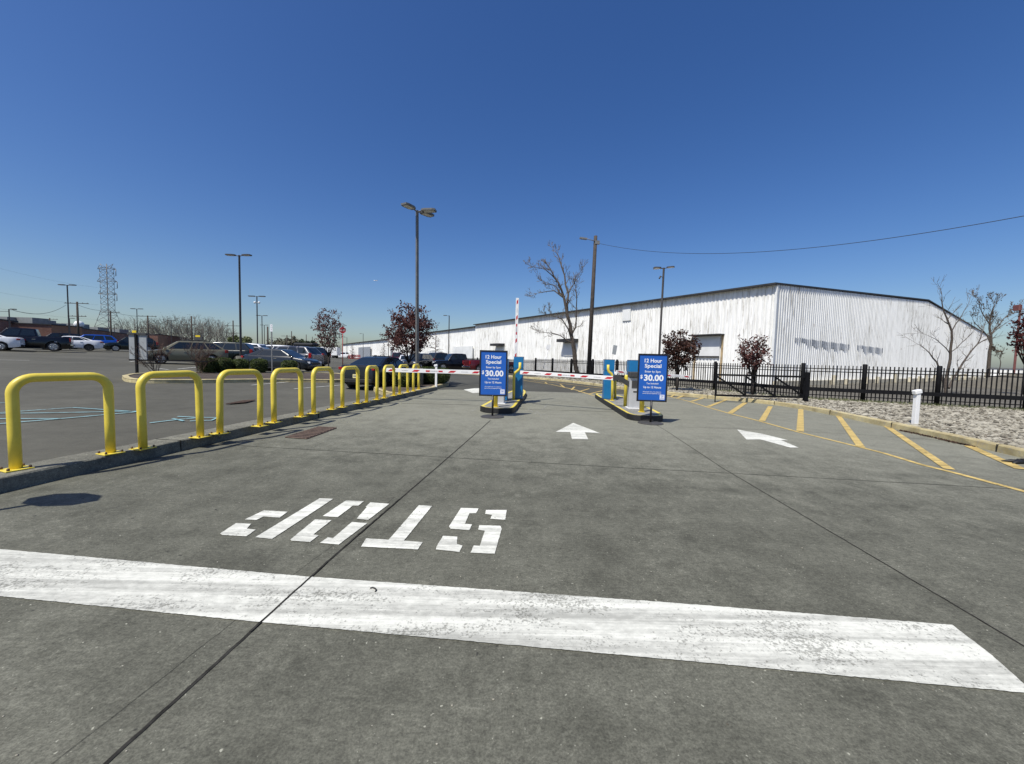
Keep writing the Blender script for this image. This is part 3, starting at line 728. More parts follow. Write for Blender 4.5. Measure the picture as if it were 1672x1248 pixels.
# slim white posts with a bent cap
def white_post(loc, h, label, w=.095):
    t = thing('white_post', label, 'post', loc, 0, 'slim white posts with an angled head')
    m = MB(); m.box((0, 0, h*.46), (w, w, h*.92)); build('shaft', m, 'white_paint', t, bev=.006)
    m = MB(); m.box((-.02, -.01, h*.95), (w*1.75, w*1.2, w*1.1), ry=rad(-14)); build('head', m, 'white_paint', t, bev=.02)
p = G(1493.6, 692, .14); white_post((p[0], p[1], .11), .86, 'slim white post with angled head on the stone bed behind the kerb')
p = G(712, 631.5, .15); white_post((p[0], p[1], .13), 1.03, 'slim white post with angled head on the planted island tip', .09)
# drain grates
def grate(c, label, zf=0.0):
    P4 = [Vector((*p, zf+.004)) for p in c]
    t = thing('drain_grate', label, 'drain grate', (0, 0, 0), 0, 'rusty drain grates')
    m = MB(); m.poly(P4); build('pit', m, 'void', t)
    m = MB(); nx, ny = 13, 9
    def bl(u, v): return P4[0].lerp(P4[1], u).lerp(P4[3].lerp(P4[2], u), v)
    for i in range(nx+1):
        u = i/nx; a, b = bl(u, 0), bl(u, 1); m.tube([a+Vector((0, 0, .006)), b+Vector((0, 0, .006))], .012, 4, smooth=False)
    for j in range(ny+1):
        v = j/ny; a, b = bl(0, v), bl(1, v); m.tube([a+Vector((0, 0, .009)), b+Vector((0, 0, .009))], .015, 4, smooth=False)
    build('bars', m, 'grate', t)
grate([G(*p) for p in ((466, 715), (501, 717.5), (549, 700), (519, 698.4))], 'rusty iron drain grate in the lane beside the kerb')
q = [Lg(*p) for p in ((369, 661), (400, 658.5), (417, 654.6), (396, 655.3))]
grate([(p.x, p.y) for p in q], 'brown iron drain grate in the asphalt lot behind the hoops', q[0].z+.008)

# ------------------------------------------------------------------ black fence and swing gate
fl = [Vector((p.x, p.y, 0)) for p in FENCE]
fz = .10
t = thing('picket_fence', 'black metal picket fence with thick posts running behind the stone bed', 'fence', (0, 0, 0))
posts = []
def bays(a, b, n): return [a.lerp(b, i/n) for i in range(n)]
posts += bays(fl[0], fl[1], 20)+bays(fl[1], fl[2], 7)+bays(fl[2], fl[3], 2)+[fl[3], fl[4], fl[5], fl[6]]+bays(fl[6], fl[7], 2)[1:]+[fl[7], fl[8]]
fh = 1.52
def zgr(p): return .10 if p.y < 34 else .02
for i, p in enumerate(posts):
    m = MB(); r = .078; m.lathe([(r, zgr(p)), (r, zgr(p)+fh-.03), (r*.8, zgr(p)+fh)], 10, m=Matrix.Translation((p.x, p.y, 0))); build('post', m, 'black_metal', t)
for i, (a, b) in enumerate(zip(posts, posts[1:])):
    d = (b-a); L = d.length; dn = d/L; rz = math.atan2(d.y, d.x); z = zgr(a); mid = (a+b)/2
    m = MB(); far = mid.y > 35
    for zz in (.20, 1.18, 1.30): m.box((mid.x, mid.y, z+zz), (L-.12, .03, .035), rz)
    n = int(L/.125)
    for k in range(1, n):
        q = a+d*k/n; m.box((q.x, q.y, z+.06+.69), (.030, .030, 1.38), rz)
    build('panel', m, 'black_metal', t)
m = MB()
for a, b in zip(posts, posts[1:]):
    if b.y > 36: continue
    d = b-a; mid = (a+b)/2+Vector((d.y, -d.x, 0)).normalized()*.06; m.box((mid.x, mid.y, zgr(a)+.44), (d.length-.005, .05, .15), math.atan2(d.y, d.x))
build('guard_rail', m, 'black_metal', t)
# gate
t = thing('swing_gate', 'black steel swing gate with diagonal braces in front of the fence', 'gate', (0, 0, 0))
gy_ = 15.25
X0, X1 = atY(1168.5, 620, gy_).x, atY(1316, 620, gy_).x
m = MB(); m.box((X1+.03, gy_, .10+.58), (.13, .13, 1.16)); build('hinge_post', m, 'black_metal', t)
m = MB(); zt, zb = 1.07, .27
m.box(((X0+X1)/2, gy_, zt), (X1-X0, .06, .07)); m.box(((X0+X1)/2, gy_, zb), (X1-X0, .06, .07))
n = 3
xs = [X0+.03+(X1-X0-.06)*k/n for k in range(n)]
for x in xs: m.box((x, gy_, (zt+zb)/2), (.06, .058, zt-zb-.07))
build('gate_frame', m, 'black_metal', t)
for k in range(n):
    a = Vector((X0+.03+(X1-X0-.06)*k/n, gy_, zt-.05)); b = Vector((X0+.03+(X1-X0-.06)*(k+1)/n-.04, gy_, zb+.05)); d = b-a; c = (a+b)/2
    m = MB(); m.box((c.x, c.y, c.z), (d.length, .045, .06), 0, ry=-math.atan2(d.z, d.x)); build('brace', m, 'black_metal', t)
m = MB(); m.box((X0+.0, gy_-.04, .26), (.03, .03, .52)); build('drop_rod', m, 'black_metal', t)

# ------------------------------------------------------------------ white warehouse
Y0 = 28.0
C0 = Vector((atY(1260, 600, Y0).x, Y0, 0))
DL = Vector((-.625, 1, 0)).normalized(); DG = Vector((1.6, 1, 0)).normalized()
def on_plane(px, py, D):
    n = Vector((D.y, -D.x, 0)); d = ray(px, py); o = Vector((0, 0, EYE))
    t = (C0-o).dot(n)/d.dot(n); p = o+d*t; return (p-C0).dot(D), p.z
eave = on_plane(1261.5, 466, DL)[1]
Lg_end = on_plane(1614, 580, DG)[0]; sp_, pk = on_plane(1494, 486, DG)
L_end = on_plane(558, 570, DL)[0]; s1 = on_plane(776, 540, DL)[0]; s2 = on_plane(632, 560, DL)[0]
ridge_s = Lg_end*.49
wh = thing('warehouse', 'long white corrugated warehouse with peeling paint behind the black fence', 'warehouse', C0)
def corr(D, s0, s1, ztop, zb, period, amp, base_off=0.0, sgn=1):
    m = MB(); nrm = Vector((D.y, -D.x, 0))*sgn
    n = int((s1-s0)/period); seq = []
    for i in range(n):
        for f, a in ((0, 0), (.35, 0), (.5, 1), (.85, 1)): seq.append((s0+(i+f)*period, a))
    seq.append((s1, 0)); prev = None
    for s, a in seq:
        p = D*s+nrm*(amp*a+base_off); q = m.add([(p.x, p.y, zb), (p.x, p.y, ztop(s))])
        if prev is not None: m.face((prev, q, q+1, prev+1) if sgn < 0 else (prev, prev+1, q+1, q))
        prev = q
    return m
gt = lambda s: eave+(pk-eave)*(s/ridge_s if s < ridge_s else max(0, (Lg_end-s)/(Lg_end-ridge_s)))
e2, e3 = eave-.35, eave-.75
# long wall outward normal faces the lot (-x side)
build('long_wall', corr(DL, 0, s1, lambda s: eave, -.1, .30, .045, 0, -1), 'siding', wh)
build('long_wall', corr(DL, s1, s2, lambda s: e2, -.1, .40, .045, -.25, -1), 'siding', wh)
build('long_wall', corr(DL, s2, L_end, lambda s: e3, -.1, .60, .045, -.45, -1), 'siding', wh)
build('gable_wall', corr(DG, 0, Lg_end, gt, -.1, .36, .05, 0, 1), 'siding', wh)
nL = Vector((-DL.y, DL.x, 0)); nG = Vector((DG.y, -DG.x, 0))
m = MB()
def roofpart(sa, sb, ez, off, ov):
    th = .13
    for (ga, za), (gb, zb) in (((-.42, ez-.05), (ridge_s, pk+.12)), ((ridge_s, pk+.12), (Lg_end+.5, eave-.1))):
        P = []
        for s, g, z in ((sa, ga, za), (sb, ga, za), (sb, gb, zb), (sa, gb, zb)):
            p = DL*s+DG*g+(nL*-0)+Vector((0, 0, z+.02)); P.append(p)
        lo = m.add(P); hi = m.add([p+Vector((0, 0, th)) for p in P])
        m.face((lo, lo+1, lo+2, lo+3)); m.face((hi+3, hi+2, hi+1, hi))
        for i in range(4): j = (i+1) % 4; m.face((lo+j, lo+i, hi+i, hi+j))
roofpart(-.10, s1, eave, 0, .5); 
def roofstrip(sa, sb, ez):
    P = [DL*sa+DG*-.15+Vector((0, 0, ez)), DL*sb+DG*-.15+Vector((0, 0, ez)), DL*sb+DG*ridge_s+Vector((0, 0, pk-.3)), DL*sa+DG*ridge_s+Vector((0, 0, pk-.3))]
    lo = m.add(P); hi = m.add([p+Vector((0, 0, .16)) for p in P])
    m.face((lo, lo+1, lo+2, lo+3)); m.face((hi+3, hi+2, hi+1, hi))
    for i in range(4): j = (i+1) % 4; m.face((lo+j, lo+i, hi+i, hi+j))
roofstrip(s1, s2, e2); roofstrip(s2, L_end+.5, e3)
build('roof', m, 'roof_dark', wh)
def wall_box(m, px0, px1, py0, py1, out, D=DL, n=nL, base=0.0, pyref=None):
    s0, _ = on_plane(px0, (py0+py1)/2, D); s1_, _ = on_plane(px1, (py0+py1)/2, D)
    pm = (px0+px1)/2
    zt = on_plane(pm, py0, D)[1]; zb = on_plane(pm, py1, D)[1] if py1 < 600 else base
    c = D*((s0+s1_)/2)+n*(out/2); m.box((c.x, c.y, (zt+zb)/2), (abs(s1_-s0), out, zt-zb), math.atan2(D.y, D.x))
    return (s0+s1_)/2, abs(s1_-s0), zt, zb
m = MB(); wall_box(m, 1176.6, 1179.5, 548, 640, .10); d = build('door_jamb', m, 'rust_frame', wh); m = MB(); wall_box(m, 1133, 1136, 548, 640, .10); d = build('door_jamb', m, 'rust_frame', wh)
m = MB(); s_, w_, zt, zb = wall_box(m, 1136, 1176.5, 549.5, 584, .13); dd = build('loading_door', m, 'door_white', wh)
m = MB(); c = DL*s_+nL*.35; m.box((c.x, c.y, zt+.10), (w_+.6, .7, .08), math.atan2(DL.y, DL.x)); build('canopy', m, 'roof_dark', dd)  # canopy added to shade the door head, in place of a recess
m = MB(); c = DL*s_+nL*.14; m.box((c.x, c.y, zb+.06), (w_, .03, .12), math.atan2(DL.y, DL.x)); build('sill', m, 'roof_dark', dd)
for x0, x1, y0, y1, mat_, nm in ((922, 942, 560, 581, 'door_white', 'small_door'), (811, 823, 566, 584, 'door_white', 'small_door'), (1018, 1031, 497, 524, 'door_white', 'patch_panel'), (700, 722, 573, 600, 'door_white', 'small_door'), (741, 772, 566, 600, 'door_white', 'small_door')):
    m = MB(); s_, w_, zt, zb = wall_box(m, x0, x1, y0, y1, .14); d = build(nm, m, mat_, wh)
    if x0 > 800 and x0 < 1000:
        m = MB(); c = DL*s_+nL*.55; m.box((c.x, c.y, zt+.25), (w_+.5, 1.1, .35), math.atan2(DL.y, DL.x)); build('canopy', m, 'roof_dark', d)
m = MB(); wall_box(m, 586, 605, 567, 600, .2); build('loading_door', m, 'louvre', wh)
m = MB(); wall_box(m, 638.5, 640.5, 568, 600, .2); build('small_door', m, 'louvre', wh)
# broken louvre strips on the gable
for x0, x1, y0, y1, y2, y3 in ((1296, 1386, 551, 557, 563, 569.5), (1398, 1441, 563.5, 569, 569, 574)):
    m = MB(); sa, za = on_plane(x0, y0, DG); sb, zb = on_plane(x1, y2, DG); _, za2 = on_plane(x0, y1, DG)
    n = int((sb-sa)/.30); rr = random.Random(x0); prev = None
    for i in range(2*n+1):
        f = i/(2*n); s = sa+f*(sb-sa); zz = za+(zb-za)*f+(.06 if i % 2 else -.06); h = (.58 if f > .22 else .34)*rr.uniform(.75, 1.1)
        c = DG*s+nG*(.025 if i % 2 else .062); q = m.add([(c.x, c.y, zz), (c.x, c.y, zz-h)])
        if prev is not None: m.face((prev, prev+1, q+1, q))
        prev = q
    build('louvre', m, 'louvre', wh)
m = MB(); rr = random.Random(8); 
c = DG*(Lg_end/2)+nG*.2; m.box((c.x, c.y, .15), (Lg_end-.2, .3, .4), math.atan2(DG.y, DG.x))
for i in range(17):
    s = 4+i*(Lg_end-6)/17+rr.uniform(-1.2, 1.2); c = DG*s+nG*(.5+rr.uniform(0, .3)); h = rr.uniform(.4, 1.0)
    m.box((c.x, c.y, h/2), (rr.uniform(.12, .3), .25, h), math.atan2(DG.y, DG.x)+rr.uniform(-.2, .2), ry=rr.uniform(-.12, .12))
build('foundation', m, 'stub', wh)
m = MB(); c = DL*.0+nG*.03+nL*.03; m.box((c.x, c.y, eave/2-.1), (.16, .16, eave-.1), math.atan2(DG.y, DG.x)); build('corner_trim', m, 'door_white', wh)
# low white building further right
t = thing('shed', 'low white flat shed far right beyond the warehouse gable', 'shed', (0, 0, 0))
A_ = atY(1606, 600, 78); B_ = atY(1760, 600, 70)
m = MB(); d = B_-A_; c = (A_+B_)/2; m.box((c.x, c.y+3, .95), (d.length, 6, 1.9), math.atan2(d.y, d.x)); build('wall', m, 'siding', t)
m = MB(); m.box((c.x, c.y+3, 1.98), (d.length+.4, 6.4, .14), math.atan2(d.y, d.x)); build('roof', m, 'roof_unit', t)
# grey mound under the far right trees
m = MB(); ctr = atY(1660, 630, 34); n = 26; rr = random.Random(4)
for j in range(8):
    for i in range(n):
        a = 2*PI*i/n; q = 1-j/7; R_ = q; zz = 1.15*(1-q*q)*(1+.1*math.sin(3*a+j)); m.v.append((ctr.x+4.6*R_*math.cos(a)+rr.uniform(-.1, .1), ctr.y+2.5*R_*math.sin(a), zz+rr.uniform(-.03, .03)-.02))
for j in range(7):
    for i in range(n): k = (i+1) % n; m.face((j*n+i, j*n+k, (j+1)*n+k, (j+1)*n+i), 0, True)
solo('gravel_heap', m, 'dirt', 'grey gravel heap behind the black fence at far right', 'heap')

# ------------------------------------------------------------------ lamp posts
def lamp_post(px, pytop, Y, label, heads, z0=None, col='pole_bronze', r=.075, head=(.75, .34, .09), cams=False, basecol=False, arm=.25, face=0.0, tilt=0.0, lens=True, dx=0.0):
    top = atY(px, pytop, Y); x = top.x
    if z0 is None: z0 = zlot(x, Y)-.01 if x < -6 else 0.0
    t = thing('lamp_post', label, 'lamp post', (x, Y, z0), face, 'lamp posts around the lot')
    h = top.z-z0
    b0 = 0.0
    if basecol:
        m = MB(); m.lathe([(.30, 0), (.30, .78), (.27, .82)], 24); build('concrete_base', m, 'kerb', t); b0 = .81
    m = MB(); lean = math.tan(tilt)
    m.tube([(0, 0, b0), (lean*h, 0, h)], [r, r*.85], 4 if r > .07 else 8, smooth=False); build('pole', m, col, t)
    for ang in heads:
        c_, s_ = math.cos(ang), math.sin(ang)
        def L3(a, b, z): return (lean*h+a*c_-b*s_, a*s_+b*c_, h+z)
        m = MB(); m.tube([L3(0, 0, -.06), L3(arm, 0, -.02)], .028, 6)
        l, w, th = head; P = []
        prof = [(arm, .28), (arm+l*.25, .48), (arm+l*.8, .5), (arm+l, .36)]
        top_ = [L3(a, b*w, th*.5) for a, b in prof]+[L3(a, -b*w, th*.5) for a, b in prof[::-1]]
        bot = [L3(a, b*w, -th*.5) for a, b in prof]+[L3(a, -b*w, -th*.5) for a, b in prof[::-1]]
        n1 = m.add(bot); n2 = m.add(top_); k = len(bot)
        m.face(list(range(n1, n1+k))[::-1]); m.face(range(n2, n2+k))
        for i in range(k): j = (i+1) % k; m.face((n1+i, n1+j, n2+j, n2+i))
        hd = build('lamp_head', m, col, t)
        if lens:
            m = MB(); m.poly([L3(arm+l*.15, w*.36, -th*.5-.006), L3(arm+l*.9, w*.32, -th*.5-.006), L3(arm+l*.9, -w*.32, -th*.5-.006), L3(arm+l*.15, -w*.36, -th*.5-.006)]); build('lens', m, 'lens', hd)
    if cams:
        for s in (-1, 1):
            m = MB(); m.tube([(0, 0, h-.75), (s*.22, 0, h-.72)], .02, 6); m.lathe([(.03, -.16), (.10, -.13), (.13, -.03), (.12, .05), (.05, .09)], 12, m=Matrix.Translation((s*.26, 0, h-.72)))
            build('camera_dome', m, 'white_paint', t)
    return t
lamp_post(683.6, 344, 18.9, 'tallest grey lamp post with three heads beside the plum tree on the island', [rad(-118), rad(-5), rad(50)], .13, 'pole_galv', .085, (.68, .42, .08), arm=.22, basecol=True, tilt=rad(-.5))
lamp_post(390.6, 417, 27, 'bronze twin lamp post on round concrete base behind the shrubs', [rad(182), rad(-8)], None, 'pole_bronze', .085, (.62, .34, .07), basecol=True)
lamp_post(419.4, 484, 48, 'bronze twin lamp post with two white camera domes', [rad(180), 0], None, 'pole_bronze', .085, cams=True)
lamp_post(427.6, 515.5, 72, 'bronze twin lamp post just right of the one with camera domes', [rad(180), 0], None, 'pole_bronze', .09)
lamp_post(431.5, 531, 100, 'bronze twin lamp post, smaller and third in the row beyond the camera domes', [rad(180), 0], None, 'pole_bronze', .10)
lamp_post(109.7, 465.5, 42, 'bronze twin lamp post above the white sedan at the brick building', [rad(180), 0], None, 'pole_bronze', .085, (.62, .34, .08))
lamp_post(14.5, 505, 60, 'single armed lamp post behind the black pickup', [0], None, 'pole_bronze', .10, (.8, .4, .12))
lamp_post(223.3, 504.5, 67, 'bronze twin lamp post right of the pylon', [rad(180), 0], None, 'pole_bronze', .085)
lamp_post(279.5, 523.7, 88, 'bronze twin lamp post in front of the bare tree row', [rad(180), 0], None, 'pole_bronze', .085)
lamp_post(113.5, 520, 85, 'short single lamp post behind the white sedan', [0], None, 'pole_bronze', .10)
lamp_post(186.5, 530.5, 100, 'single lamp post in front of the pylon foot', [0], None, 'pole_bronze', .10)
lamp_post(733.5, 515.5, 62, 'single armed lamp post against the long white wall', [rad(180)], None, 'pole_bronze', .085, (.5, .3, .09), arm=.4)
lamp_post(634.5, 537.5, 95, 'single armed lamp post left of the round plum tree', [rad(180)], 0, 'pole_bronze', .085, (.5, .3, .1), arm=.4)
lamp_post(593, 545, 125, 'small single armed lamp post above the grey loading door', [rad(180)], 0, 'pole_bronze', .085, (.6, .3, .1), arm=.5)
lamp_post(566.5, 551, 140, 'small single armed lamp post right of the red stop sign', [rad(180)], 0, 'pole_bronze', .09, (.6, .3, .1), arm=.5)
t = lamp_post(1082.6, 437.5, 28, 'bronze lamp post with three heads behind the fence and second poster', [rad(178), rad(-32), rad(150)], 0, 'pole_bronze', .085, (.50, .32, .07), arm=.2, tilt=rad(.4))
m = MB(); hh = atY(1082, 453, 28).z; m.tube([(0, 0, hh), (-.18, -.1, hh+.05)], .02, 6); m.tube([(-.18, -.1, hh+.04), (-.30, -.2, hh-.13)], .05, 8); build('camera', m, 'pole_bronze', t)
lamp_post(1666, 503, 36, 'red brown post with square lamp box at the right edge', [rad(185)], 0, 'redbrown_post', .11, (.35, .5, .5), arm=.1, lens=False)

# ------------------------------------------------------------------ utility poles, wires, pylon
def utility_pole(px, pytop, Y, label, arms=((.6, 1.2),), r=.14, z0=None, lean=0.0, col='wood', rz=0.0, insul=True):
    top = atY(px, pytop, Y); x = top.x
    if z0 is None: z0 = zlot(max(x, -90), Y)-.05 if x < -6 else 0
    t = thing('utility_pole', label, 'utility pole', (x, Y, z0), rz, 'wooden utility poles'); h = top.z-z0
    m = MB(); m.tube([(lean*-h, 0, 0), (0, 0, h)], [r, r*.75], 10); build('pole', m, col, t)
    for dz, hw in arms:
        m = MB(); m.box((0, -.12, h-dz), (2*hw, .10, .12)); a = build('cross_arm', m, col, t)
        if insul:
            for k in (-.9, -.5, .5, .9):
                m = MB(); m.lathe([(.05, 0), (.06, .08), (.03, .16)], 8, m=Matrix.Translation((k*hw, -.12, h-dz+.06))); build('insulator', m, 'steel', a)
    return t, top
t, UT = utility_pole(972.6, 385.5, 30, 'tall brown wooden pole with one lamp arm in front of the white wall', (), .17, 0, lean=.016)
h = UT.z
m = MB(); m.tube([(0, -.1, h-.45), (-.35, -.15, h-.35), (-.75, -.2, h-.28)], .03, 8); m.box((-.95, -.2, h-.27), (.55, .25, .10), ry=rad(6)); build('lamp_arm', m, 'steel', t)
m = MB(); m.box((.12, -.05, h-.5), (.35, .2, .25)); build('cable_clamp', m, 'steel', t)
for a in ((125.8, 493, 85, 'wooden utility pole with double arms right of the twin lamp post', ((.35, 2.6), (3.1, 2.0)), .22),
          (81, 519.5, 120, 'low wooden utility pole with double arms above the white sedan', ((.4, 2.6), (3.2, 2.4)), .2),
          (180, 508, 95, 'wooden utility pole with transformers in front of the pylon', ((.3, 2.4), (4.2, 1.6)), .2),
          (241, 515.5, 110, 'wooden utility pole with three arms left of the bare trees', ((.2, 2.6), (3.6, 2.2), (5.3, 2.0)), .22),
          (312.5, 516.5, 110, 'wooden utility pole rising between the bare trees', ((2.4, 2.4), (8, 1.8)), .22),
          (380.5, 523.7, 120, 'wooden utility pole left of the round concrete base', ((1.6, 2.4), (3.8, 2.2), (8.0, 2.0)), .22),
          (437, 533.5, 130, 'dark pole with several arms at the left of the parking sign', ((6, 1.8), (8, 1.5)), .3),
          (468.5, 547.5, 160, 'short pole with one arm above the black roof box', ((.4, 2.2),), .25),
          (476, 541, 200, 'bare pole right of the short armed pole', (), .25),
          (500, 546.5, 220, 'thin bare pole left of the first plum tree', (), .22),
          (510, 550, 240, 'thin far pole just beside the first plum tree', (), .22)):
    utility_pole(*a[:6])
def wire(pts3, label, r=.02, sag=0.0, n=24):
    m = MB(); path = []
    for a, b in zip(pts3, pts3[1:]):
        for i in range(n+1):
            q = i/n; p = Vector(a).lerp(Vector(b), q); p.z -= sag*4*q*(1-q); path.append(p)
    m.tube(path, r, 4); solo('overhead_wire', m, 'wire', label, 'wire', 'overhead wires')
wire([UT+Vector((.3, 0, -.55)), atY(1760, 336, 12)], 'thin dark wire sweeping from the brown pole to the upper right', .011, 1.05, 40)
wire([atY(-60, 500, 75), atY(15, 505.5, 60)+Vector((0, 0, -.3))], 'dark wire at the left edge meeting the single lamp post', .03, .3)
wire([atY(20, 506, 62), atY(108, 498, 84)], 'dark wire from the single lamp post to the double armed pole', .035, 1.2)
wire([atY(128, 498.5, 85), atY(180, 506.5, 95)], 'dark wire from the double armed pole to the pylon pole', .03, .5)
wire([atY(181, 509, 95), atY(241, 516.5, 110)], 'dark wire from the pylon pole to the three armed pole', .03, .4)
for k, (a, b) in enumerate((((-40, 428), (160, 470)), ((-40, 470), (160, 498)), ((-40, 497), (160, 522)))):
    wire([atY(*a, 150), atY(*b, 195)], ('upper', 'middle', 'lowest')[k]+' faint pylon cable at the far left sky', .018, 1.0)
wire([atY(440, 551, 150), atY(500, 556, 220)], 'faint far wire between the distant poles', .04, .5)
# lattice pylon
pb = atY(178, 545, 200); py_top = atY(177.5, 431, 200).z; pz = 0.0
t = thing('pylon', 'tall grey steel lattice pylon behind the brick building', 'pylon', (pb.x, 200, pz)); H_ = py_top-pz
def hwid(z):
    f = z/H_
    return 6.0*(1-f/.48)+1.75*(f/.48) if f < .48 else 1.75
m = MB(); lv = [0, .07, .14, .21, .28, .35, .42, .48, .54, .60, .66, .72, .78, .84, .90, .95]
def cor(f, k): w = hwid(f*H_); sx_, sy_ = ((-1, -1), (1, -1), (1, 1), (-1, 1))[k]; return Vector((sx_*w, sy_*w, f*H_))
for f0, f1 in zip(lv, lv[1:]):
    for k in range(4):
        j = (k+1) % 4
        m.tube([cor(f0, k), cor(f1, k)], .13, 4); m.tube([cor(f0, k), cor(f1, j)], .055, 3); m.tube([cor(f0, j), cor(f1, k)], .055, 3); m.tube([cor(f1, k), cor(f1, j)], .06, 3)
build('tower', m, 'steel', t)
for f, hw in ((.46, 5.5), (.66, 4.9), (.80, 5.3), (.94, 4.8)):
    m = MB()
    if f > .5:
        for s in (-1, 1):
            m = MB(); tip = Vector((s*hw*.95, 0, f*H_))
            for k in ((0, 3) if s < 0 else (1, 2)):
                m.tube([cor(f, k), tip], .10, 4); m.tube([cor(f+.035, k), tip], .10, 4)
            if s > 0: m.tube([tip, tip+Vector((0, 0, -3.2))], .16, 5); m.tube([tip+Vector((0, 0, -3.2)), tip+Vector((-1, 0, -3.4))], .10, 5)
            build('cross_arm', m, 'steel', t)
    else: m.tube([(-hw*.7, 0, f*H_*.55), (hw*.7, 0, f*H_*.55)], .12, 4); build('cross_arm', m, 'steel', t)
m = MB()
for s in (-1, 1): m.tube([(s*2, 0, .95*H_), (s*3.4, 0, H_)], .12, 4); m.tube([(0, 0, .95*H_), (s*3.4, 0, H_)], .10, 4)
m.tube([(0, 0, 0), (0, 0, H_)], .22, 5); build('peak', m, 'steel', t)

# ------------------------------------------------------------------ brick building on the left
bt = thing('brick_building', 'long low dark brick building behind the parked cars on the left', 'building', (0, 0, 0))
def blk(p0, p1, p2, ztop, mats, depth=26, zb=-.5):
    m = MB()
    return m
fp = [(-80, 75, 512), (30, 96, 524.5), (85, 97, 531), (243, 165, 545), (258, 166, 546.5), (312, 205, 552)]
PT = [(atY(a, 560, b), atY(a, c, b).z) for a, b, c in fp]
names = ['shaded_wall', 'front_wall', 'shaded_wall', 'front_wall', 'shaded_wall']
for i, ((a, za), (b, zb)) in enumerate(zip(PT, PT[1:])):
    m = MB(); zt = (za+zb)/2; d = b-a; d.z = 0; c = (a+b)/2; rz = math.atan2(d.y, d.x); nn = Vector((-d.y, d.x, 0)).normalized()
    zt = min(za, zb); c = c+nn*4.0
    m.box((c.x, c.y, zt/2), (d.length+(.0 if i % 2 else .0), 8, zt), rz); w = build(names[i], m, 'brick_lit' if i % 2 else 'brick', bt)
    m = MB(); m.box((c.x, c.y, zt+.1), (d.length+.3, 8.3, .25), rz); build('parapet', m, 'roof_dark', bt)
    if i in (2,):
        for f0, f1, z0, z1 in ((.20, .36, .9, 3.6),):
            m = MB(); k = int(6)
            for q in range(k):
                f = f0+(f1-f0)*(q+.5)/k; p = a.lerp(b, f)-nn*.04; m.box((p.x, p.y, (z0+z1)/2+1), (d.length*(f1-f0)/k*.86, .12, z1-z0), rz)
            build('window', m, 'glass_far', w)
for (x0, x1, y0, y1, Y) in ((-10, 12, 518, 526, 110), (16, 53, 519, 530, 112), (55, 66, 523, 531, 115), (67, 84, 528, 533, 118), (100, 125, 529, 536, 130), (142, 160, 535, 540, 150), (180, 195, 538, 543, 165)):
    a = atY(x0, y0, Y); b = atY(x1, y1, Y); m = MB(); m.box(((a.x+b.x)/2, Y+2, (a.z+b.z)/2-.6), (b.x-a.x, 4, a.z-b.z+1.6)); build('rooftop_unit', m, 'roof_unit', bt)
m = MB(); c = atY(129, 530, 125); m.lathe([(.02, -1.2), (.9, -.8), (1.25, 0), (.9, .85), (.02, 1.2)], 16, m=Matrix.Translation(c)); build('satellite_dome', m, 'white_paint', bt)

# ------------------------------------------------------------------ signs
def stop_sign(loc, rz, label, face_h, size, post='post_red', r=.03):
    t = thing('stop_sign', label, 'stop sign', loc, rz)
    m = MB(); m.tube([(0, .03, 0), (0, .03, face_h+size*.3)], r, 8); build('post', m, post, t)
    m = MB(); oc = lambda R, y: [(R*math.sin(PI/8+k*PI/4), y, face_h+R*math.cos(PI/8+k*PI/4)) for k in range(8)]
    R = size/2/math.cos(PI/8); a = m.add(oc(R, 0)); b = m.add(oc(R, .012))
    m.face([a+i for i in range(8)]); m.face([b+i for i in range(8)][::-1])
    for i in range(8): j = (i+1) % 8; m.face((a+i, b+i, b+j, a+j))
    m2 = build('rim', m, 'ink', t)
    m = MB(); m.poly(oc(R*.93, -.003)); fc = build('face', m, 'sign_red', t)
    mm = text_mb('STOP', size*.29, size*.76, .02); moved(mm, 0, -.005, face_h-size*.145); build('lettering', mm, 'ink', fc)
    return t
p = Lg(559.5, 606, .0); s_ = atY(559.5, 540, p.y)
stop_sign((p.x, p.y, p.z), rad(12), 'red octagonal stop sign on a red post beside the first plum tree', atY(559.5, 539.3, p.y).z-p.z, .50)
# out of frame on the left: its shadow lies on the lane
stop_sign((-5.30, 2.78, .15), rad(-14), 'stop sign on a post just outside the left edge, casting a dark shadow', 1.92, .62, 'steel')
p = Lg(444, 609.5, .12); zt = atY(445.3, 529.5, p.y).z
t = thing('parking_sign', 'slim sign post with two small white plates among the shrubs', 'sign', (p.x, p.y, p.z)); h = zt-p.z
m = MB(); m.box((0, .02, (h-.1)/2), (.055, .03, h-.1)); build('post', m, 'steel', t)
for z, hh in ((h-.09, .15), (h-.30, .23)):
    m = MB(); m.box((0, -.002, z), (.13, .006, hh)); pl = build('plate', m, 'ink', t)
    m = MB(); m.box((0, -.007, z+.01), (.03, .003, hh*.4)); build('mark', m, 'grey_print', pl)
# grey notice board on a black post
p = Lg(228, 608.5, .11); Y = p.y
t = thing('notice_board', 'back of a grey notice board on a black post with a yellow tag on top', 'sign board', (p.x, p.y, p.z))
zt, zb = atY(226, 545.5, Y).z-p.z, atY(226, 588, Y).z-p.z; xl, xr = atY(211.5, 565, Y).x-p.x, atY(240, 565, Y).x-p.x
m = MB(); m.box(((xl+xr)/2, 0, (zt+zb)/2), (xr-xl, .05, zt-zb-.05)); build('panel', m, 'board_grey', t)
m = MB(); m.box(((xl+xr)/2, -.01, zt), (xr-xl+.05, .14, .09)); build('top_trim', m, 'cab_dark', t)
m = MB(); m.box(((xl+xr)/2, 0, zb), (xr-xl+.02, .09, .06)); m.box((xr+1.35, .0, zb), (2.75, .05, .045)); build('lower_rail', m, 'black_metal', t)
m = MB(); m.box((-.06, -.06, zt/2), (.10, .06, zt)); build('post', m, 'black_metal', t)
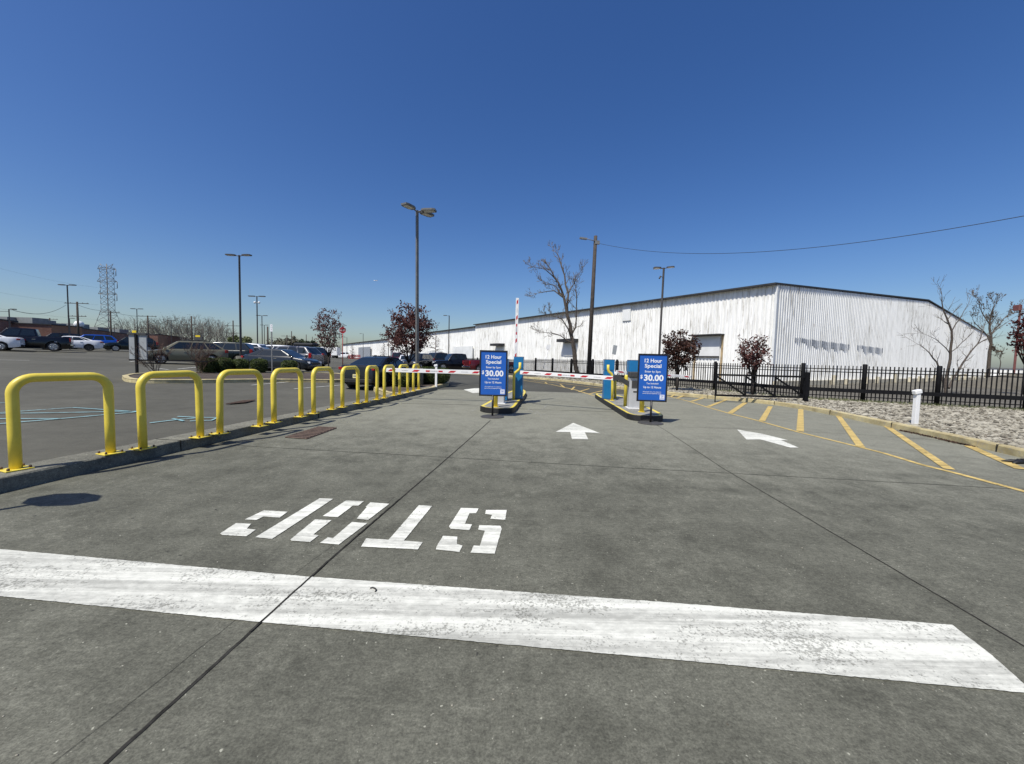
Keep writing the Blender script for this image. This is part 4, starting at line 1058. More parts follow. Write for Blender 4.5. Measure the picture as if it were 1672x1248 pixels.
m = MB(); m.box((-.14, -.04, zt+.09), (.18, .04, .12)); build('tag', m, 'tag_yellow', t)
# black and yellow sign above the tan wagon
Y = 44; a = atY(324, 551, Y); z0 = zlot(a.x, Y)
t = thing('lot_sign', 'small black sign with yellow panel showing above the tan wagon roof', 'sign', (a.x, Y, z0))
m = MB(); m.box((0, .06, (a.z-z0)/2), (.08, .06, a.z-z0)); build('post', m, 'black_metal', t)
m = MB(); m.box((0, 0, a.z-z0), (.80, .06, .62)); build('panel', m, 'cab_dark', t)
m = MB(); m.box((-.05, -.034, a.z-z0+.13), (.52, .01, .2)); build('legend', m, 'tag_yellow', t)
# leaning white sign post and a dark round-cornered sign behind the fence
p = atY(884, 607, 34); q = atY(895, 570, 34)
t = thing('leaning_sign', 'leaning white post with a small pale sign in front of the fence posts', 'sign', (p.x, p.y, 0))
m = MB(); m.tube([(0, 0, 0), (q.x-p.x, 0, q.z)], .04, 6); build('post', m, 'white_paint', t)
m = MB(); m.box((q.x-p.x, -.05, q.z+.15), (.34, .03, .4), ry=rad(14)); build('plate', m, 'white_paint', t)
Y = 24; p = atY(1001, 610, Y); q = atY(1003.5, 571.5, Y)
t = thing('back_of_sign', 'grey back of a sign on a thin post behind the far blue cabinet', 'sign', (p.x, Y, 0))
m = MB(); m.tube([(0, 0, 0), (q.x-p.x, 0, q.z-.2)], .02, 6); build('post', m, 'white_paint', t)
m = MB(); m.box((q.x-p.x, -.02, q.z), (.24, .012, .56), ry=rad(8)); build('plate', m, 'board_grey', t, bev=.004)

# ------------------------------------------------------------------ plants
def rvec(r): 
    while True:
        v = Vector((r.uniform(-1, 1), r.uniform(-1, 1), r.uniform(-1, 1)))
        if .05 < v.length < 1: return v.normalized()
def grow(m, p, d, L, r0, lev, rn, tips, minr=.006, up=.15, spread=.75, kids_=(2, 3), sides=(8, 6, 5, 4, 3, 3)):
    n = 4; path = [p.copy()]; dd = d.copy()
    for i in range(n):
        dd = (dd+rvec(rn)*.16+Vector((0, 0, up*.3))).normalized(); path.append(path[-1]+dd*L/n)
    r1 = max(minr, r0*.55); rr_ = [r0+(r1-r0)*i/n for i in range(n+1)]
    m.tube(path, rr_, sides[min(5, 5-lev)] if lev <= 5 else 8, caps=False)
    tips.append((path[-1], dd, lev)); tips.append((path[2], dd, lev))
    if lev <= 0: return
    for k in range(rn.randint(*kids_)):
        nd = (dd+rvec(rn)*spread+Vector((0, 0, up))).normalized(); grow(m, path[-1], nd, L*rn.uniform(.62, .82), max(minr, r1*.8), lev-1, rn, tips, minr, up, spread, kids_, sides)
    if lev >= 1:
        for k in range(rn.randint(1, 2)):
            q = path[rn.randint(1, 3)]; nd = (dd+rvec(rn)*spread*1.2).normalized(); grow(m, q, nd, L*rn.uniform(.4, .6), max(minr, r1*.6), lev-1, rn, tips, minr, up, spread, kids_, sides)
def leafquad(m, c, s, rn):
    a = rvec(rn); b = a.cross(rvec(rn)).normalized(); w = rn.uniform(.6, 1.0)
    m.poly([c-a*s-b*s*w*.3, c-b*s*w, c+a*s, c+b*s*w])
def plum_tree(px, base, top_y, w_px, Y, label, seed, leaves=2600, leaf=.05, mat_='plum_leaf', trunk_frac=.30, flat=1.0, z=None, bark='bark_dark', fill=.8):
    rn = random.Random(seed)
    b = Vector(base); k = Y/640.0; Htot = atY(px, top_y, Y).z-b.z; R = w_px*k/2
    ctr = Vector((atY(px, top_y, Y).x-b.x, 0, Htot*(trunk_frac+(1-trunk_frac)*.56))); rz_ = Htot*(1-trunk_frac)*.56
    t = thing('plum_tree', label, 'tree', b, 0, 'small dark plum coloured trees')
    m = MB(); ends = []
    fork = Vector((ctr.x*.3, 0, Htot*trunk_frac*.75)); m.tube([(0, 0, -.05), fork*.5, fork], [.06, .05, .045], 8)
    for i in range(8):
        a = i*2*PI/8+rn.uniform(-.3, .3); e = ctr+Vector((math.cos(a)*R*rn.uniform(.3, .75), math.sin(a)*R*rn.uniform(.3, .75), rz_*rn.uniform(-.1, .75)))
        mid = fork.lerp(e, .45)+Vector((math.cos(a)*R*.12, math.sin(a)*R*.12, -.05)); m.tube([fork, mid, e], [.032, .02, .008], 5); ends.append((mid, e))
        for q in range(5):
            f = rn.uniform(.3, 1); s_ = (fork.lerp(mid, f*2) if f < .5 else mid.lerp(e, f*2-1)); e2 = s_+(rvec(rn)*R*.55+Vector((0, 0, R*.25))); m.tube([s_, s_.lerp(e2, .5)+rvec(rn)*.04, e2], [.012, .008, .004], 4); ends.append((s_, e2))
    build('trunk', m, bark, t)
    m = MB(); lumps = []
    for i in range(110):
        v = rvec(rn); q = rn.uniform(.12, 1.0)**.5*rn.uniform(.80, 1.04); lumps.append((ctr+Vector((v.x*R*q, v.y*R*q, v.z*rz_*q*flat)), rn.uniform(.12, .28)*R))
    n = 0
    while n < leaves:
        if rn.random() < fill: c, s_ = rn.choice(lumps); p = c+rvec(rn)*s_*rn.random()**.5
        else:
            a, e = rn.choice(ends); p = a.lerp(e, rn.random())+rvec(rn)*.10
        if (Vector(((p.x-ctr.x)/R, (p.y-ctr.y)/R, (p.z-ctr.z)/rz_))).length > 1.22: continue
        leafquad(m, p, leaf*rn.uniform(.7, 1.25), rn); n += 1
    build('crown', m, mat_, t)
p = Lg(536.5, 605, .1); plum_tree(536, (p.x, p.y, p.z+.1), 509, 57, p.y, 'sparse dark plum tree directly left of the red stop sign', 11, 2300, .052, 'plum_leaf', .30, fill=.7)
p = G(673, 622, .14); plum_tree(671, (p[0]+.15, 20.3, .13), 506, 90, 20.3, 'round dense plum tree behind the tallest lamp post', 12, 5200, .052, 'plum_leaf', .36)
b = atY(1105, 640, 19.5); plum_tree(1110.5, (b.x, 19.5, .1), 544, 63, 19.5, 'dense russet plum tree right of the second poster', 13, 4200, .047, 'plum_leaf_b', .38, bark='bark_dark')
b = atY(1229, 640, 17.8); plum_tree(1230, (b.x, 17.8, .1), 552, 56, 17.8, 'small open plum tree standing behind the swing gate', 14, 2000, .043, 'plum_leaf', .40)
b = atY(1664, 650, 25); plum_tree(1672, (b.x+.3, 25, .0), 517, 34, 25, 'dark red tree cut off by the right edge', 15, 1300, .06, 'red_leaf', .5)
# tall bare tree in front of the warehouse: main limbs then twigs
def bare_tree(label, Y, limbs, seed, r0, lev=3, minr=.012, mat_='bark', tw='twig', twl=1.0, name='bare_tree', leafy=0, density=1.0, z0=0.0):
    rn = random.Random(seed); b = atY(limbs[0][0][0][0], limbs[0][0][0][1], Y); b.z = z0
    t = thing(name, label, 'tree', b, 0, 'bare trees'); m = MB(); m2 = MB(); tips = []
    dy = {}
    for li, (pts, ra, rb) in enumerate(limbs):
        slope = rn.uniform(-.45, .45) if li else 0.0; key0 = pts[0]; y0 = dy.get(key0, 0.0); path = []
        for i, q in enumerate(pts):
            L_ = math.dist(q, pts[0])*Y/640*slope; yy = y0+L_; dy.setdefault(q, yy); w = atY(q[0], q[1], Y+yy)
            if i == 0 and li == 0: w.z = z0-.1
            path.append(w-b)
        n = len(path)
        # subdivide with a little wobble
        fine = [path[0]]
        for a, c in zip(path, path[1:]): fine += [a.lerp(c, .5)+rvec(rn)*(c-a).length*.05, c]
        rs_ = [ra+(rb-ra)*i/(len(fine)-1) for i in range(len(fine))]; m.tube(fine, rs_, 8, caps=False)
        for i in range(2 if li == 0 else 1, len(fine)):
            if li == 0 and i < len(fine)*.45: continue
            d = (fine[i]-fine[i-1]).normalized()
            for k in range(2 if rn.random() < density else 1):
                grow(m2, fine[i], (d+rvec(rn)*.9+Vector((0, 0, .15))).normalized(), twl*rn.uniform(.6, 1.1), max(minr, rs_[i]*.5), lev-1, rn, tips, minr, .18, .7)
        grow(m2, fine[-1], (fine[-1]-fine[-2]).normalized(), twl, max(minr, rb*.9), lev, rn, tips, minr, .15, .65)
    build('trunk', m, mat_, t); build('crown', m2, tw, t)
    if leafy:
        m3 = MB()
        for i in range(leafy):
            p, d, l = rn.choice(tips); leafquad(m3, p+rvec(rn)*.2, rn.uniform(.06, .13), rn)
        build('withered_leaves', m3, 'brown_leaf', t)
    return t
bare_tree('tall bare tree with leaning trunk left of the brown wooden pole', 34, [
 ([(945,608),(938,575),(933,548),(927,517),(921,487),(912,462),(900,442)], .21, .05),
 ([(927,517),(928,480),(922,450),(914,425),(908,412)], .10, .03), ([(933,548),(940,535),(941,505),(940,472)], .08, .03),
 ([(921,487),(905,475),(884,478)], .07, .025), ([(921,487),(908,468),(893,462)], .06, .02), ([(935,556),(928,538),(918,522),(901,516)], .08, .02), ([(936,562),(915,548),(890,543)], .06, .02), ([(928,480),(938,462),(946,448)], .05, .02), ([(912,462),(890,440),(876,437)], .05, .02)], 21, .2, 3, .010, twl=.56, density=.5)
bare_tree('bare tree with three bare stems in front of the warehouse gable', 24, [
 ([(1545,640),(1549,600),(1552,570),(1554,541),(1547,522),(1540,506),(1538,485)], .085, .02),
 ([(1549,634),(1565,605),(1579,583),(1596,562),(1604,543)], .07, .02), ([(1596,562),(1612,553),(1648,524)], .035, .012), ([(1545,640),(1530,592),(1518,577),(1504,565)], .06, .012),
 ([(1554,541),(1568,520),(1582,495)], .03, .010), ([(1551,577),(1535,560),(1515,548)], .03, .010), ([(1550,577),(1570,560),(1590,540)], .025, .01)], 23, .1, 2, .006, mat_='bark', tw='twig', twl=.62, density=.3)
bare_tree('brown tree with withered leaves beyond the gable corner', 50, [
 ([(1614,612),(1616,575),(1618,548),(1616,525),(1622,505)], .2, .05), ([(1617,560),(1605,540),(1592,528)], .09, .03), ([(1618,548),(1632,530),(1645,515)], .09, .03), ([(1616,530),(1604,512),(1600,502)], .07, .03)], 24, .2, 3, .016, mat_='bark', tw='twig', twl=.95, leafy=160, density=.4)
bare_tree('thin brown sapling at the right below the withered tree', 48, [([(1636,606),(1634,592),(1632,582)], .06, .02)], 25, .05, 2, .02, mat_='bark', tw='bark', twl=.7, leafy=120)
# conical bare saplings along the white wall
def sapling(px, yb, yt, Y, label, seed):
    rn = random.Random(seed); b = atY(px, yb, Y); b.z = 0; Ht = atY(px, yt, Y).z
    t = thing('bare_sapling', label, 'tree', b, 0, 'bare saplings along the white wall'); m = MB(); m.tube([(0, 0, -.1), (0, 0, Ht)], [.09, .02], 6); build('trunk', m, 'twig_red', t)
    m = MB(); z = Ht*.22
    while z < Ht*.97:
        a = rn.uniform(0, 2*PI); L = (1-z/Ht)*Ht*.34+.25; e = Vector((math.cos(a)*L, math.sin(a)*L, z+L*.12)); s = Vector((0, 0, z)); m.tube([s, s.lerp(e, .5)+rvec(rn)*.08, e], [.03, .02, .012], 3, caps=False)
        for q in range(3): u = s.lerp(e, rn.uniform(.3, .9)); m.tube([u, u+rvec(rn)*L*.3], [.014, .010], 3, caps=False)
        z += Ht*.016
    build('crown', m, 'twig_red', t)
sapling(711, 592, 543, 58, 'pointed bare sapling above the black pickups', 1); sapling(627, 586, 559, 88, 'reddish bare sapling right of the grey loading door', 2)
sapling(651, 587, 556, 84, 'bare sapling just left of the round plum tree', 3); sapling(575, 584, 562, 112, 'far bare sapling left of the grey loading door', 4)
# distant bare trees: three built, the rest copied
def far_tree(kind):
    rn = random.Random(60+kind); t = thing('bare_tree', 'x', 'tree', (0, 0, 0), 0, 'row of bare trees in the distance'); m = MB(); m2 = MB(); tips = []
    m.tube([(0, 0, -1), (.2, 0, 2), (.1, .1, 4)], [.35, .28, .22], 6); build('trunk', m, 'twig_far', t)
    for k in range(6): grow(m2, Vector((.1, .1, 2.5+k*.3)), Vector((math.cos(k*1.05)*.6, math.sin(k*1.05)*.6, .8)).normalized(), rn.uniform(2.6, 3.5), .15, 3, rn, tips, .020, .22, .6, sides=(4, 4, 3, 3, 3, 3))
    build('crown', m2, 'twig_far', t)
    if kind: 
        m3 = MB()
        for i in range(420*kind): p, d, l = rn.choice(tips); leafquad(m3, p+rvec(rn)*.7, rn.uniform(.07, .15), rn)
        build('young_leaves', m3, 'haze_leaf', t)
    return t
FT = [far_tree(k) for k in range(3)]; used = set()
rn = random.Random(77)
row = [(212, 524, 0), (232, 528, 1), (250, 526, 1), (264, 524, 2), (276, 526, 1), (288, 524, 1), (300, 526, 0), (313, 523, 1), (326, 522, 0), (338, 526, 1), (348, 526, 0), (357, 530, 0), (367, 538, 0), (376, 541, 1)]
for i, (px, py, k) in enumerate(row):
    Y = 205+rn.uniform(-25, 25); q = atY(px, py, Y); z0 = -.5; lab = ORD[i]+' from the left in the distant row of bare trees above the roofs'
    o = FT[k] if k not in used else dup(FT[k], (0, 0, 0), 0, lab)
    used.add(k); o['label'] = lab; o.location = (q.x, Y, z0); s = (q.z-z0)/10.8; o.scale = (s*1.15, s*1.15, s); o.rotation_euler = (0, 0, rn.uniform(0, 6))
def bush(px, py_top, w_px, Y, label, mat_, seed, n=1500, leaf=.35, cat='bush', base=0.0):
    rn = random.Random(seed); q = atY(px, py_top, Y); R = w_px*Y/1280; Ht = q.z-base
    t = thing('leafy_tree', label, 'tree', (q.x, Y, base), 0, 'leafy trees in the distance'); m = MB(); m.tube([(0, 0, -.5), (0, 0, Ht*.5)], [.3, .12], 6); build('trunk', m, 'bark', t)
    m = MB(); L_ = [(Vector((rn.uniform(-.8, .8)*R, rn.uniform(-.6, .6)*R, Ht*rn.uniform(.25, .85))), rn.uniform(.2, .4)*R) for _ in range(26)]
    for i in range(n):
        c, s_ = rn.choice(L_); leafquad(m, c+rvec(rn)*s_*rn.random()**.4, leaf*rn.uniform(.6, 1.3), rn)
    build('crown', m, mat_, t)
bush(394, 547.5, 32, 150, 'round light green tree behind the twin lamp post with concrete base', 'spring', 1, 2200, .5)
bush(470, 551, 44, 210, 'broad pale green tree behind the parking sign', 'haze_leaf', 2, 1700, .6)
bush(450, 556, 30, 230, 'low pale green tree at the foot of the far poles', 'haze_leaf', 5, 900, .6)
bush(500, 553, 26, 190, 'dark evergreen behind the black roof box', 'pine', 3, 1500, .5)
bush(516, 558, 30, 200, 'dull green tree left of the plum tree trunk', 'haze_leaf', 4, 1200, .5)
bush(538, 563, 24, 230, 'low dull green tree behind the plum tree trunk', 'haze_leaf', 6, 900, .5)
# trimmed shrubs on the strip
def shrub(w, d, h, label, loc, seed, group, leaves=2600, rot=0.0, mats=('hedge', 'hedge_lit')):
    rn = random.Random(seed); t = thing('trimmed_shrub', label, 'shrub', loc, rot, group); m = MB(); core = MB()
    def sup(v, k=3.2): 
        n = (abs(v.x)**k+abs(v.y)**k+abs(v.z)**k)**(1/k); return v/n
    n1, n2 = 14, 9; 
    for j in range(n2+1):
        for i in range(n1):
            th = PI*j/n2; ph = 2*PI*i/n1; v = sup(Vector((math.sin(th)*math.cos(ph), math.sin(th)*math.sin(ph), math.cos(th)))); tp = 1-.12*(1-v.z)*.5
            core.v.append((v.x*w*.46*tp, v.y*d*.46*tp, h*.5+v.z*h*.46))
    for j in range(n2):
        for i in range(n1): k = (i+1) % n1; core.face((j*n1+i, (j+1)*n1+i, (j+1)*n1+k, j*n1+k), 0, True)
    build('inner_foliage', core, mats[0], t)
    for i in range(leaves):
        v = sup(rvec(rn)); tp = 1-.14*(1-v.z)*.5; q = rn.uniform(.90, 1.06); p = Vector((v.x*w*.5*tp*q, v.y*d*.5*tp*q, h*.5+v.z*h*.5*q)); leafquad(m, p, rn.uniform(.016, .034), rn)
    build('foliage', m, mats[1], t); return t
gsh = 'trimmed dark green shrubs on the planted strip'
labs = ['trimmed dark green shrub beside the twiggy bush, leftmost of the trimmed row', 'trimmed dark green shrub second from the twiggy bush', 'trimmed dark green shrub in front of the round concrete lamp base', 'trimmed dark green shrub just left of the slim parking sign', 'lone trimmed dark green shrub right of the slim parking sign']
sh = None
for i, (px, w) in enumerate(((340.5, 27), (364, 28.5), (392.5, 27), (423.5, 28), (472.5, 30.5))):
    p = Lg(px, 608.3, .12)
    if sh is None: sh = shrub(.80, .78, .76, labs[0], (p.x, p.y, p.z+.10), 31, gsh)
    else:
        o = dup(sh, (p.x, p.y, p.z+.10), i*1.3, labs[i]); s = w/27.0; o.scale = (s, s, 1+.03*((i % 2)*2-1))
# dark hedges on the near island
gh = 'clipped dark hedges on the planted island'
shrub(1.15, 1.2, .80, 'dark clipped hedge left of the tallest lamp post', (-4.75, 17.6, .12), 32, gh, 3600)
shrub(2.0, 1.5, .86, 'broad dark clipped hedge right of the tallest lamp post', (atY(704, 610, 20).x, 19.9, .12), 33, gh, 5200)
# twiggy reddish bushes
def twig_bush(px, yb, yt, w_px, label, seed):
    rn = random.Random(seed); p = Lg(px, yb, .12); Ht = atY(px, yt, p.y).z-p.z-.1; R = w_px*p.y/1280
    t = thing('twiggy_bush', label, 'bush', (p.x, p.y, p.z+.08), 0, 'bare twiggy bushes'); m = MB(); tips = []
    for i in range(9):
        a = rn.uniform(0, 6.28); q = rn.uniform(.15, 1)*R; grow(m, Vector((rn.uniform(-.08, .08), rn.uniform(-.08, .08), -.03)), Vector((math.cos(a)*q, math.sin(a)*q, Ht*.8)).normalized(), Ht*.52, .014, 3, rn, tips, .004, .05, .42, sides=(5, 4, 3, 3, 3, 3))
    build('stems', m, 'twig_red', t)
    m = MB()
    for i in range(200): q, d, l = rn.choice(tips); (q.z > Ht*.4) and leafquad(m, q+rvec(rn)*.06, rn.uniform(.012, .025), rn)
    build('buds', m, 'plum_leaf_b', t)
twig_bush(253, 608.5, 570, 42, 'bare twiggy bush right next to the grey notice board', 41)
twig_bush(325, 609, 571, 46, 'bare reddish twiggy bush in front of the tan wagon rear', 42)
# low weeds along the fence foot
m = MB(); rn = random.Random(9)
for i in range(5200):
    f = rn.random(); k = rn.choice((1, 2, 3, 4, 5, 6)); a, c = fl[k], fl[k+1] if k+1 < len(fl) else fl[k]; p = a.lerp(c, f)+Vector((rn.gauss(0, .22)-.05, rn.gauss(0, .22)-.1, 0))
    z = zgr(p); hgt = rn.uniform(.03, .16); w = rn.uniform(.006, .016); d = Vector((rn.uniform(-.05, .05), rn.uniform(-.05, .05), hgt)); s = rvec(rn); s.z = 0; s *= w
    m.poly([p+Vector((0, 0, z))-s, p+Vector((0, 0, z))+s, p+Vector((0, 0, z))+d])
o = build('weeds', m, 'spring'); props(o, 'low weeds growing along the foot of the black fence', 'weeds', kind='stuff')
# litter on the right gutter
m = MB(); rn = random.Random(19)
gut = [G(*q) for q in ((1470, 703.5), (1505, 710.5), (1530, 716), (1562, 724), (1602, 731.5))]
for i in range(420):
    k = rn.randint(0, 3); a, c = Vector((*gut[k], 0)), Vector((*gut[k+1], 0)); p = a.lerp(c, rn.random())+Vector((rn.gauss(-.02, .03), rn.gauss(0, .03), .012)); leafquad(m, p, rn.uniform(.012, .03), rn)
o = build('leaf_litter', m, 'leaf_litter'); props(o, 'brown dead leaves gathered in the gutter of the yellow kerb', 'leaf litter', kind='stuff')
# black rag at the right edge, rubber strip on the stop line
c = G3(1668, 757, 0); m = MB(); rn = random.Random(2)
for a, l, w in ((PI+.25, .22, .05), (PI-.35, .24, .05), (.3, .25, .07), (1.2, .12, .06)):
    d = Vector((math.cos(a), math.sin(a), 0)); m.tube([c+Vector((0, 0, .03)), c+d*l*.5+Vector((0, 0, .035)), c+d*l+Vector((0, 0, .015))], [w, w*.8, w*.25], 7)
m.v = [(x, y, max(.004, z*.8)) for x, y, z in m.v]
solo('black_rag', m, 'black_rubber', 'crumpled black rag on the concrete at the right edge', 'rag')
m = MB(); m.tube([G3(604.5, 960.5, .010), G3(608.5, 959.6, .010), G3(612.5, 961, .010), G3(614.5, 963.5, .010), G3(612.8, 966, .010)], .0048, 6); solo('rubber_scrap', m, 'black_rubber', 'small curved black rubber scrap lying on the white stop line', 'scrap')
# pebbles and chips on the concrete
m = MB(); rn = random.Random(6)
for i in range(500):
    x = rn.uniform(-5, 6.5); y = .9+rn.random()**1.8*9; s = rn.uniform(.0015, .0045); mm = Matrix.Translation((x, y, s*.6))
    n = m.add([mm @ Vector((q[0]*s*1.3, q[1]*s, q[2]*s*.8)) for q in ico])
    for k in range(5):
        j = (k+1) % 5; m.face((n, n+1+k, n+1+j)); m.face((n+1+k, n+6+k, n+1+j)); m.face((n+1+j, n+6+k, n+6+j))
o = build('grit', m, 'stone'); props(o, 'fine grit scattered over the concrete lane', 'grit', kind='stuff')
# tiny airplane
q = atY(613, 458.5, 3000); t = thing('airplane', 'tiny pale airplane high in the sky left of the tallest lamp post', 'airplane', q, rad(12))
m = MB(); m.tube([(-14, 0, 0), (-11, 0, .2), (10, 0, 0), (15, 0, .8)], [.4, 2, 2, .4], 10); build('fuselage', m, 'white_paint', t)
for s in (-1, 1): m = MB(); m.poly([(-3, 0, -.6), (3, 0, -.6), (8, s*15, .4), (6, s*15, .4)]); build('wing', m, 'roof_unit', t)
m = MB(); m.poly([(9, 0, 1), (14, 0, 1), (16, 0, 6), (13.5, 0, 6)]); build('tail_fin', m, 'roof_unit', t)

# ------------------------------------------------------------------ cars
KIND = {
 'sedan': dict(L=4.85, W=1.85, H=1.45, r=.33, wb=2.85, top=[(-2.43,.62),(-2.40,.98),(-2.30,1.06),(-1.6,1.08),(-.5,.99),(1.0,.97),(1.9,.84),(2.30,.72),(2.43,.52)], A=(1.25,.95), B=(.25,1.41), C=(-.95,1.40), D=(-1.95,1.05), win=[(.07,.47),(.51,.80),(.83,.93)]),
 'wagon': dict(L=4.86, W=1.87, H=1.66, r=.35, wb=2.75, top=[(-2.43,.60),(-2.41,1.0),(-2.3,1.06),(-1.0,1.05),(1.05,1.02),(1.9,.92),(2.28,.80),(2.43,.55)], A=(1.40,1.0), B=(.45,1.60), C=(-1.55,1.58), D=(-2.36,1.05), win=[(.08,.40),(.43,.70),(.73,.95)]),
 'suv': dict(L=4.65, W=1.88, H=1.72, r=.36, wb=2.70, top=[(-2.32,.60),(-2.31,1.05),(-2.2,1.12),(-1.0,1.08),(1.0,1.06),(1.8,.99),(2.2,.88),(2.33,.58)], A=(1.30,1.04), B=(.50,1.68), C=(-1.70,1.66), D=(-2.28,1.10), win=[(.08,.38),(.41,.68),(.72,.94)]),
 'hatch': dict(L=4.55, W=1.80, H=1.47, r=.34, wb=2.70, top=[(-2.27,.60),(-2.26,1.0),(-2.1,1.06),(-1.0,1.02),(1.1,.96),(1.8,.84),(2.15,.72),(2.28,.50)], A=(1.35,.94), B=(.30,1.43), C=(-1.15,1.42), D=(-2.12,1.04), win=[(.08,.44),(.47,.76),(.79,.92)]),
 'pickup': dict(L=5.8, W=2.0, H=1.93, r=.41, wb=3.65, top=[(-2.9,.70),(-2.89,1.24),(-2.8,1.27),(-.95,1.27),(-.7,1.20),(1.15,1.18),(2.3,1.14),(2.75,1.04),(2.9,.68)], A=(1.30,1.16), B=(.70,1.88), C=(-.85,1.88), D=(-1.02,1.22), win=[(.10,.50),(.54,.93)]),
}
def interp(tab, x):
    if x <= tab[0][0]: return tab[0][1]
    for (a, za), (b, zb) in zip(tab, tab[1:]):
        if x <= b: return za+(zb-za)*(x-a)/(b-a)
    return tab[-1][1]
def car(kind, loc, heading, color, label, name, cat='car', rim='rim', glass='glass', plate=False, roofbox=False, group='parked cars in the lot', grille=False, slope=True, rails=False):
    K = KIND[kind]; L, W, r, wb = K['L'], K['W'], K['r'], K['wb']
    x, y = loc[0], loc[1]; z = zlot(max(x, -90), y) if x < -6 else 0.0
    t = thing(name, label, cat, (x, y, z), heading, group)
    ra = r+.055; xw = (-wb/2-.02, wb/2-.02); zb0 = .24
    st = {-L/2, -L/2+.03, -L/2+.12, -L/2+.3, L/2, L/2-.03, L/2-.12, L/2-.3}
    for i in range(-9, 10): st.add(round(i*.25, 3))
    for c in xw:
        for k in range(0, 13): st.add(round(c+ra*math.cos(PI*k/12), 4))
    for a, b in K['top']: st.add(a)
    st = sorted(q for q in st if -L/2 <= q <= L/2)
    m = MB(); rings = []
    for q in st:
        e = max(0, (abs(q)-(L/2-.55))/.55); w = W/2*(1-.20*e**2.2); zt = interp(K['top'], q); zb = zb0+.10*e**2
        for c in xw:
            if abs(q-c) < ra-1e-6: zb = max(zb, r*.98+math.sqrt(max(0, ra*ra-(q-c)**2)))
        zb = min(zb, zt-.12); zm = max(zb+.02, min(.62, zt-.10)); crown = .02
        half = [(w*.93, zb), (w*.985, max(zb+.01, min(zm-.01, zb+.12))), (w, zm), (w*.985, max(zm+.02, zt-.10)), (w*.93, zt-.02), (w*.80, zt+.005), (0, zt+crown)]
        rings.append(m.add([(q, p[0], p[1]) for p in half]+[(q, -p[0], p[1]) for p in half[-2::-1]]))
    k = 13
    for a, b in zip(rings, rings[1:]):
        for i in range(k-1): m.face((a+i, a+i+1, b+i+1, b+i))
    m.face([rings[0]+i for i in range(k)][::-1]); m.face([rings[-1]+i for i in range(k)])
    body = build('body', m, color, t, sharp=38)
    m = MB(); m.box((0, 0, .46), (L-.5, W*.60, .46)); m.box((0, 0, .27), (L-.9, W*.86, .14))
    for c in (0,): m.box((c, 0, .30), (wb-2*ra-.1, W*.955, .16))
    build('underbody', m, 'trim', t)
    # cabin
    A, B, C, D = K['A'], K['B'], K['C'], K['D']; wbt, wtp = W*.455, W*.345
    if kind == 'pickup': wbt, wtp = W*.465, W*.38
    bm = bmesh.new(); V = []
    for s in (1, -1):
        for (px_, pz), w in ((A, wbt), (B, wtp), (C, wtp), (D, wbt)): V.append(bm.verts.new((px_, s*w, pz-(.06 if w == wbt else 0))))
    rm = [bm.verts.new(((B[0]*.7+C[0]*.3), s*wtp*.96, K['H'])) for s in (1, -1)]+[bm.verts.new(((B[0]*.3+C[0]*.7), s*wtp*.96, K['H']-.005)) for s in (1, -1)]
    a1, b1, c1, d1, a2, b2, c2, d2 = V; r1, r2, r3, r4 = rm
    for f in ((a1, b1, b2, a2), (b1, r1, r2, b2), (r1, r3, r4, r2), (r3, c1, c2, r4), (c1, d1, d2, c2), (d1, c1, r3, r1, b1, a1), (a2, b2, r2, r4, c2, d2)): bm.faces.new(f)
    bmesh.ops.recalc_face_normals(bm, faces=bm.faces)
    ed = [e for e in bm.edges if not ({e.verts[0], e.verts[1]} <= {a1, d1, a2, d2})]
    bmesh.ops.bevel(bm, geom=ed, offset=.05, segments=3, affect='EDGES', profile=.5)
    me = bpy.data.meshes.new('cabin'); bm.to_mesh(me); bm.free(); me.materials.append(color if not isinstance(color, str) else M[color])
    me.polygons.foreach_set('use_smooth', [True]*len(me.polygons)); me.set_sharp_from_angle(angle=rad(40))
    cab = bpy.data.objects.new('cabin', me); COL.objects.link(cab); cab.parent = t
    def pane(nm, q, u0, u1, v0, v1, out):
        q = [Vector(p) for p in q]; f = lambda u, v: q[0].lerp(q[1], u).lerp(q[3].lerp(q[2], u), v)
        P = [f(u0, v0), f(u1, v0), f(u1, v1), f(u0, v1)]; nr = (P[1]-P[0]).cross(P[3]-P[0]).normalized()
        if nr.dot(out) < 0: nr = -nr
        P = [p+nr*.008 for p in P]; Q = [p-nr*.02 for p in P]; m = MB(); a = m.add(P); b = m.add(Q)
        m.face((a, a+1, a+2, a+3)); m.face((b+3, b+2, b+1, b))
        for i in range(4): j = (i+1) % 4; m.face((a+i, b+i, b+j, a+j))
        build(nm, m, glass, t)
    zo = -.06
    for s in (1, -1):
        q = [(A[0], s*wbt, A[1]+zo), (D[0], s*wbt, D[1]+zo), (C[0], s*wtp, C[1]), (B[0], s*wtp, B[1])]
        for u0, u1 in K['win']: pane('side_window', q, u0, u1, .20, .90, Vector((0, s, 0)))
    pane('windshield', [(A[0], wbt, A[1]+zo), (A[0], -wbt, A[1]+zo), (B[0], -wtp, B[1]), (B[0], wtp, B[1])], .07, .93, .12, .93, Vector((1, 0, .5)))
    pane('rear_window', [(D[0], wbt, D[1]+zo), (D[0], -wbt, D[1]+zo), (C[0], -wtp, C[1]), (C[0], wtp, C[1])], .09, .91, .14, .90, Vector((-1, 0, .5)))
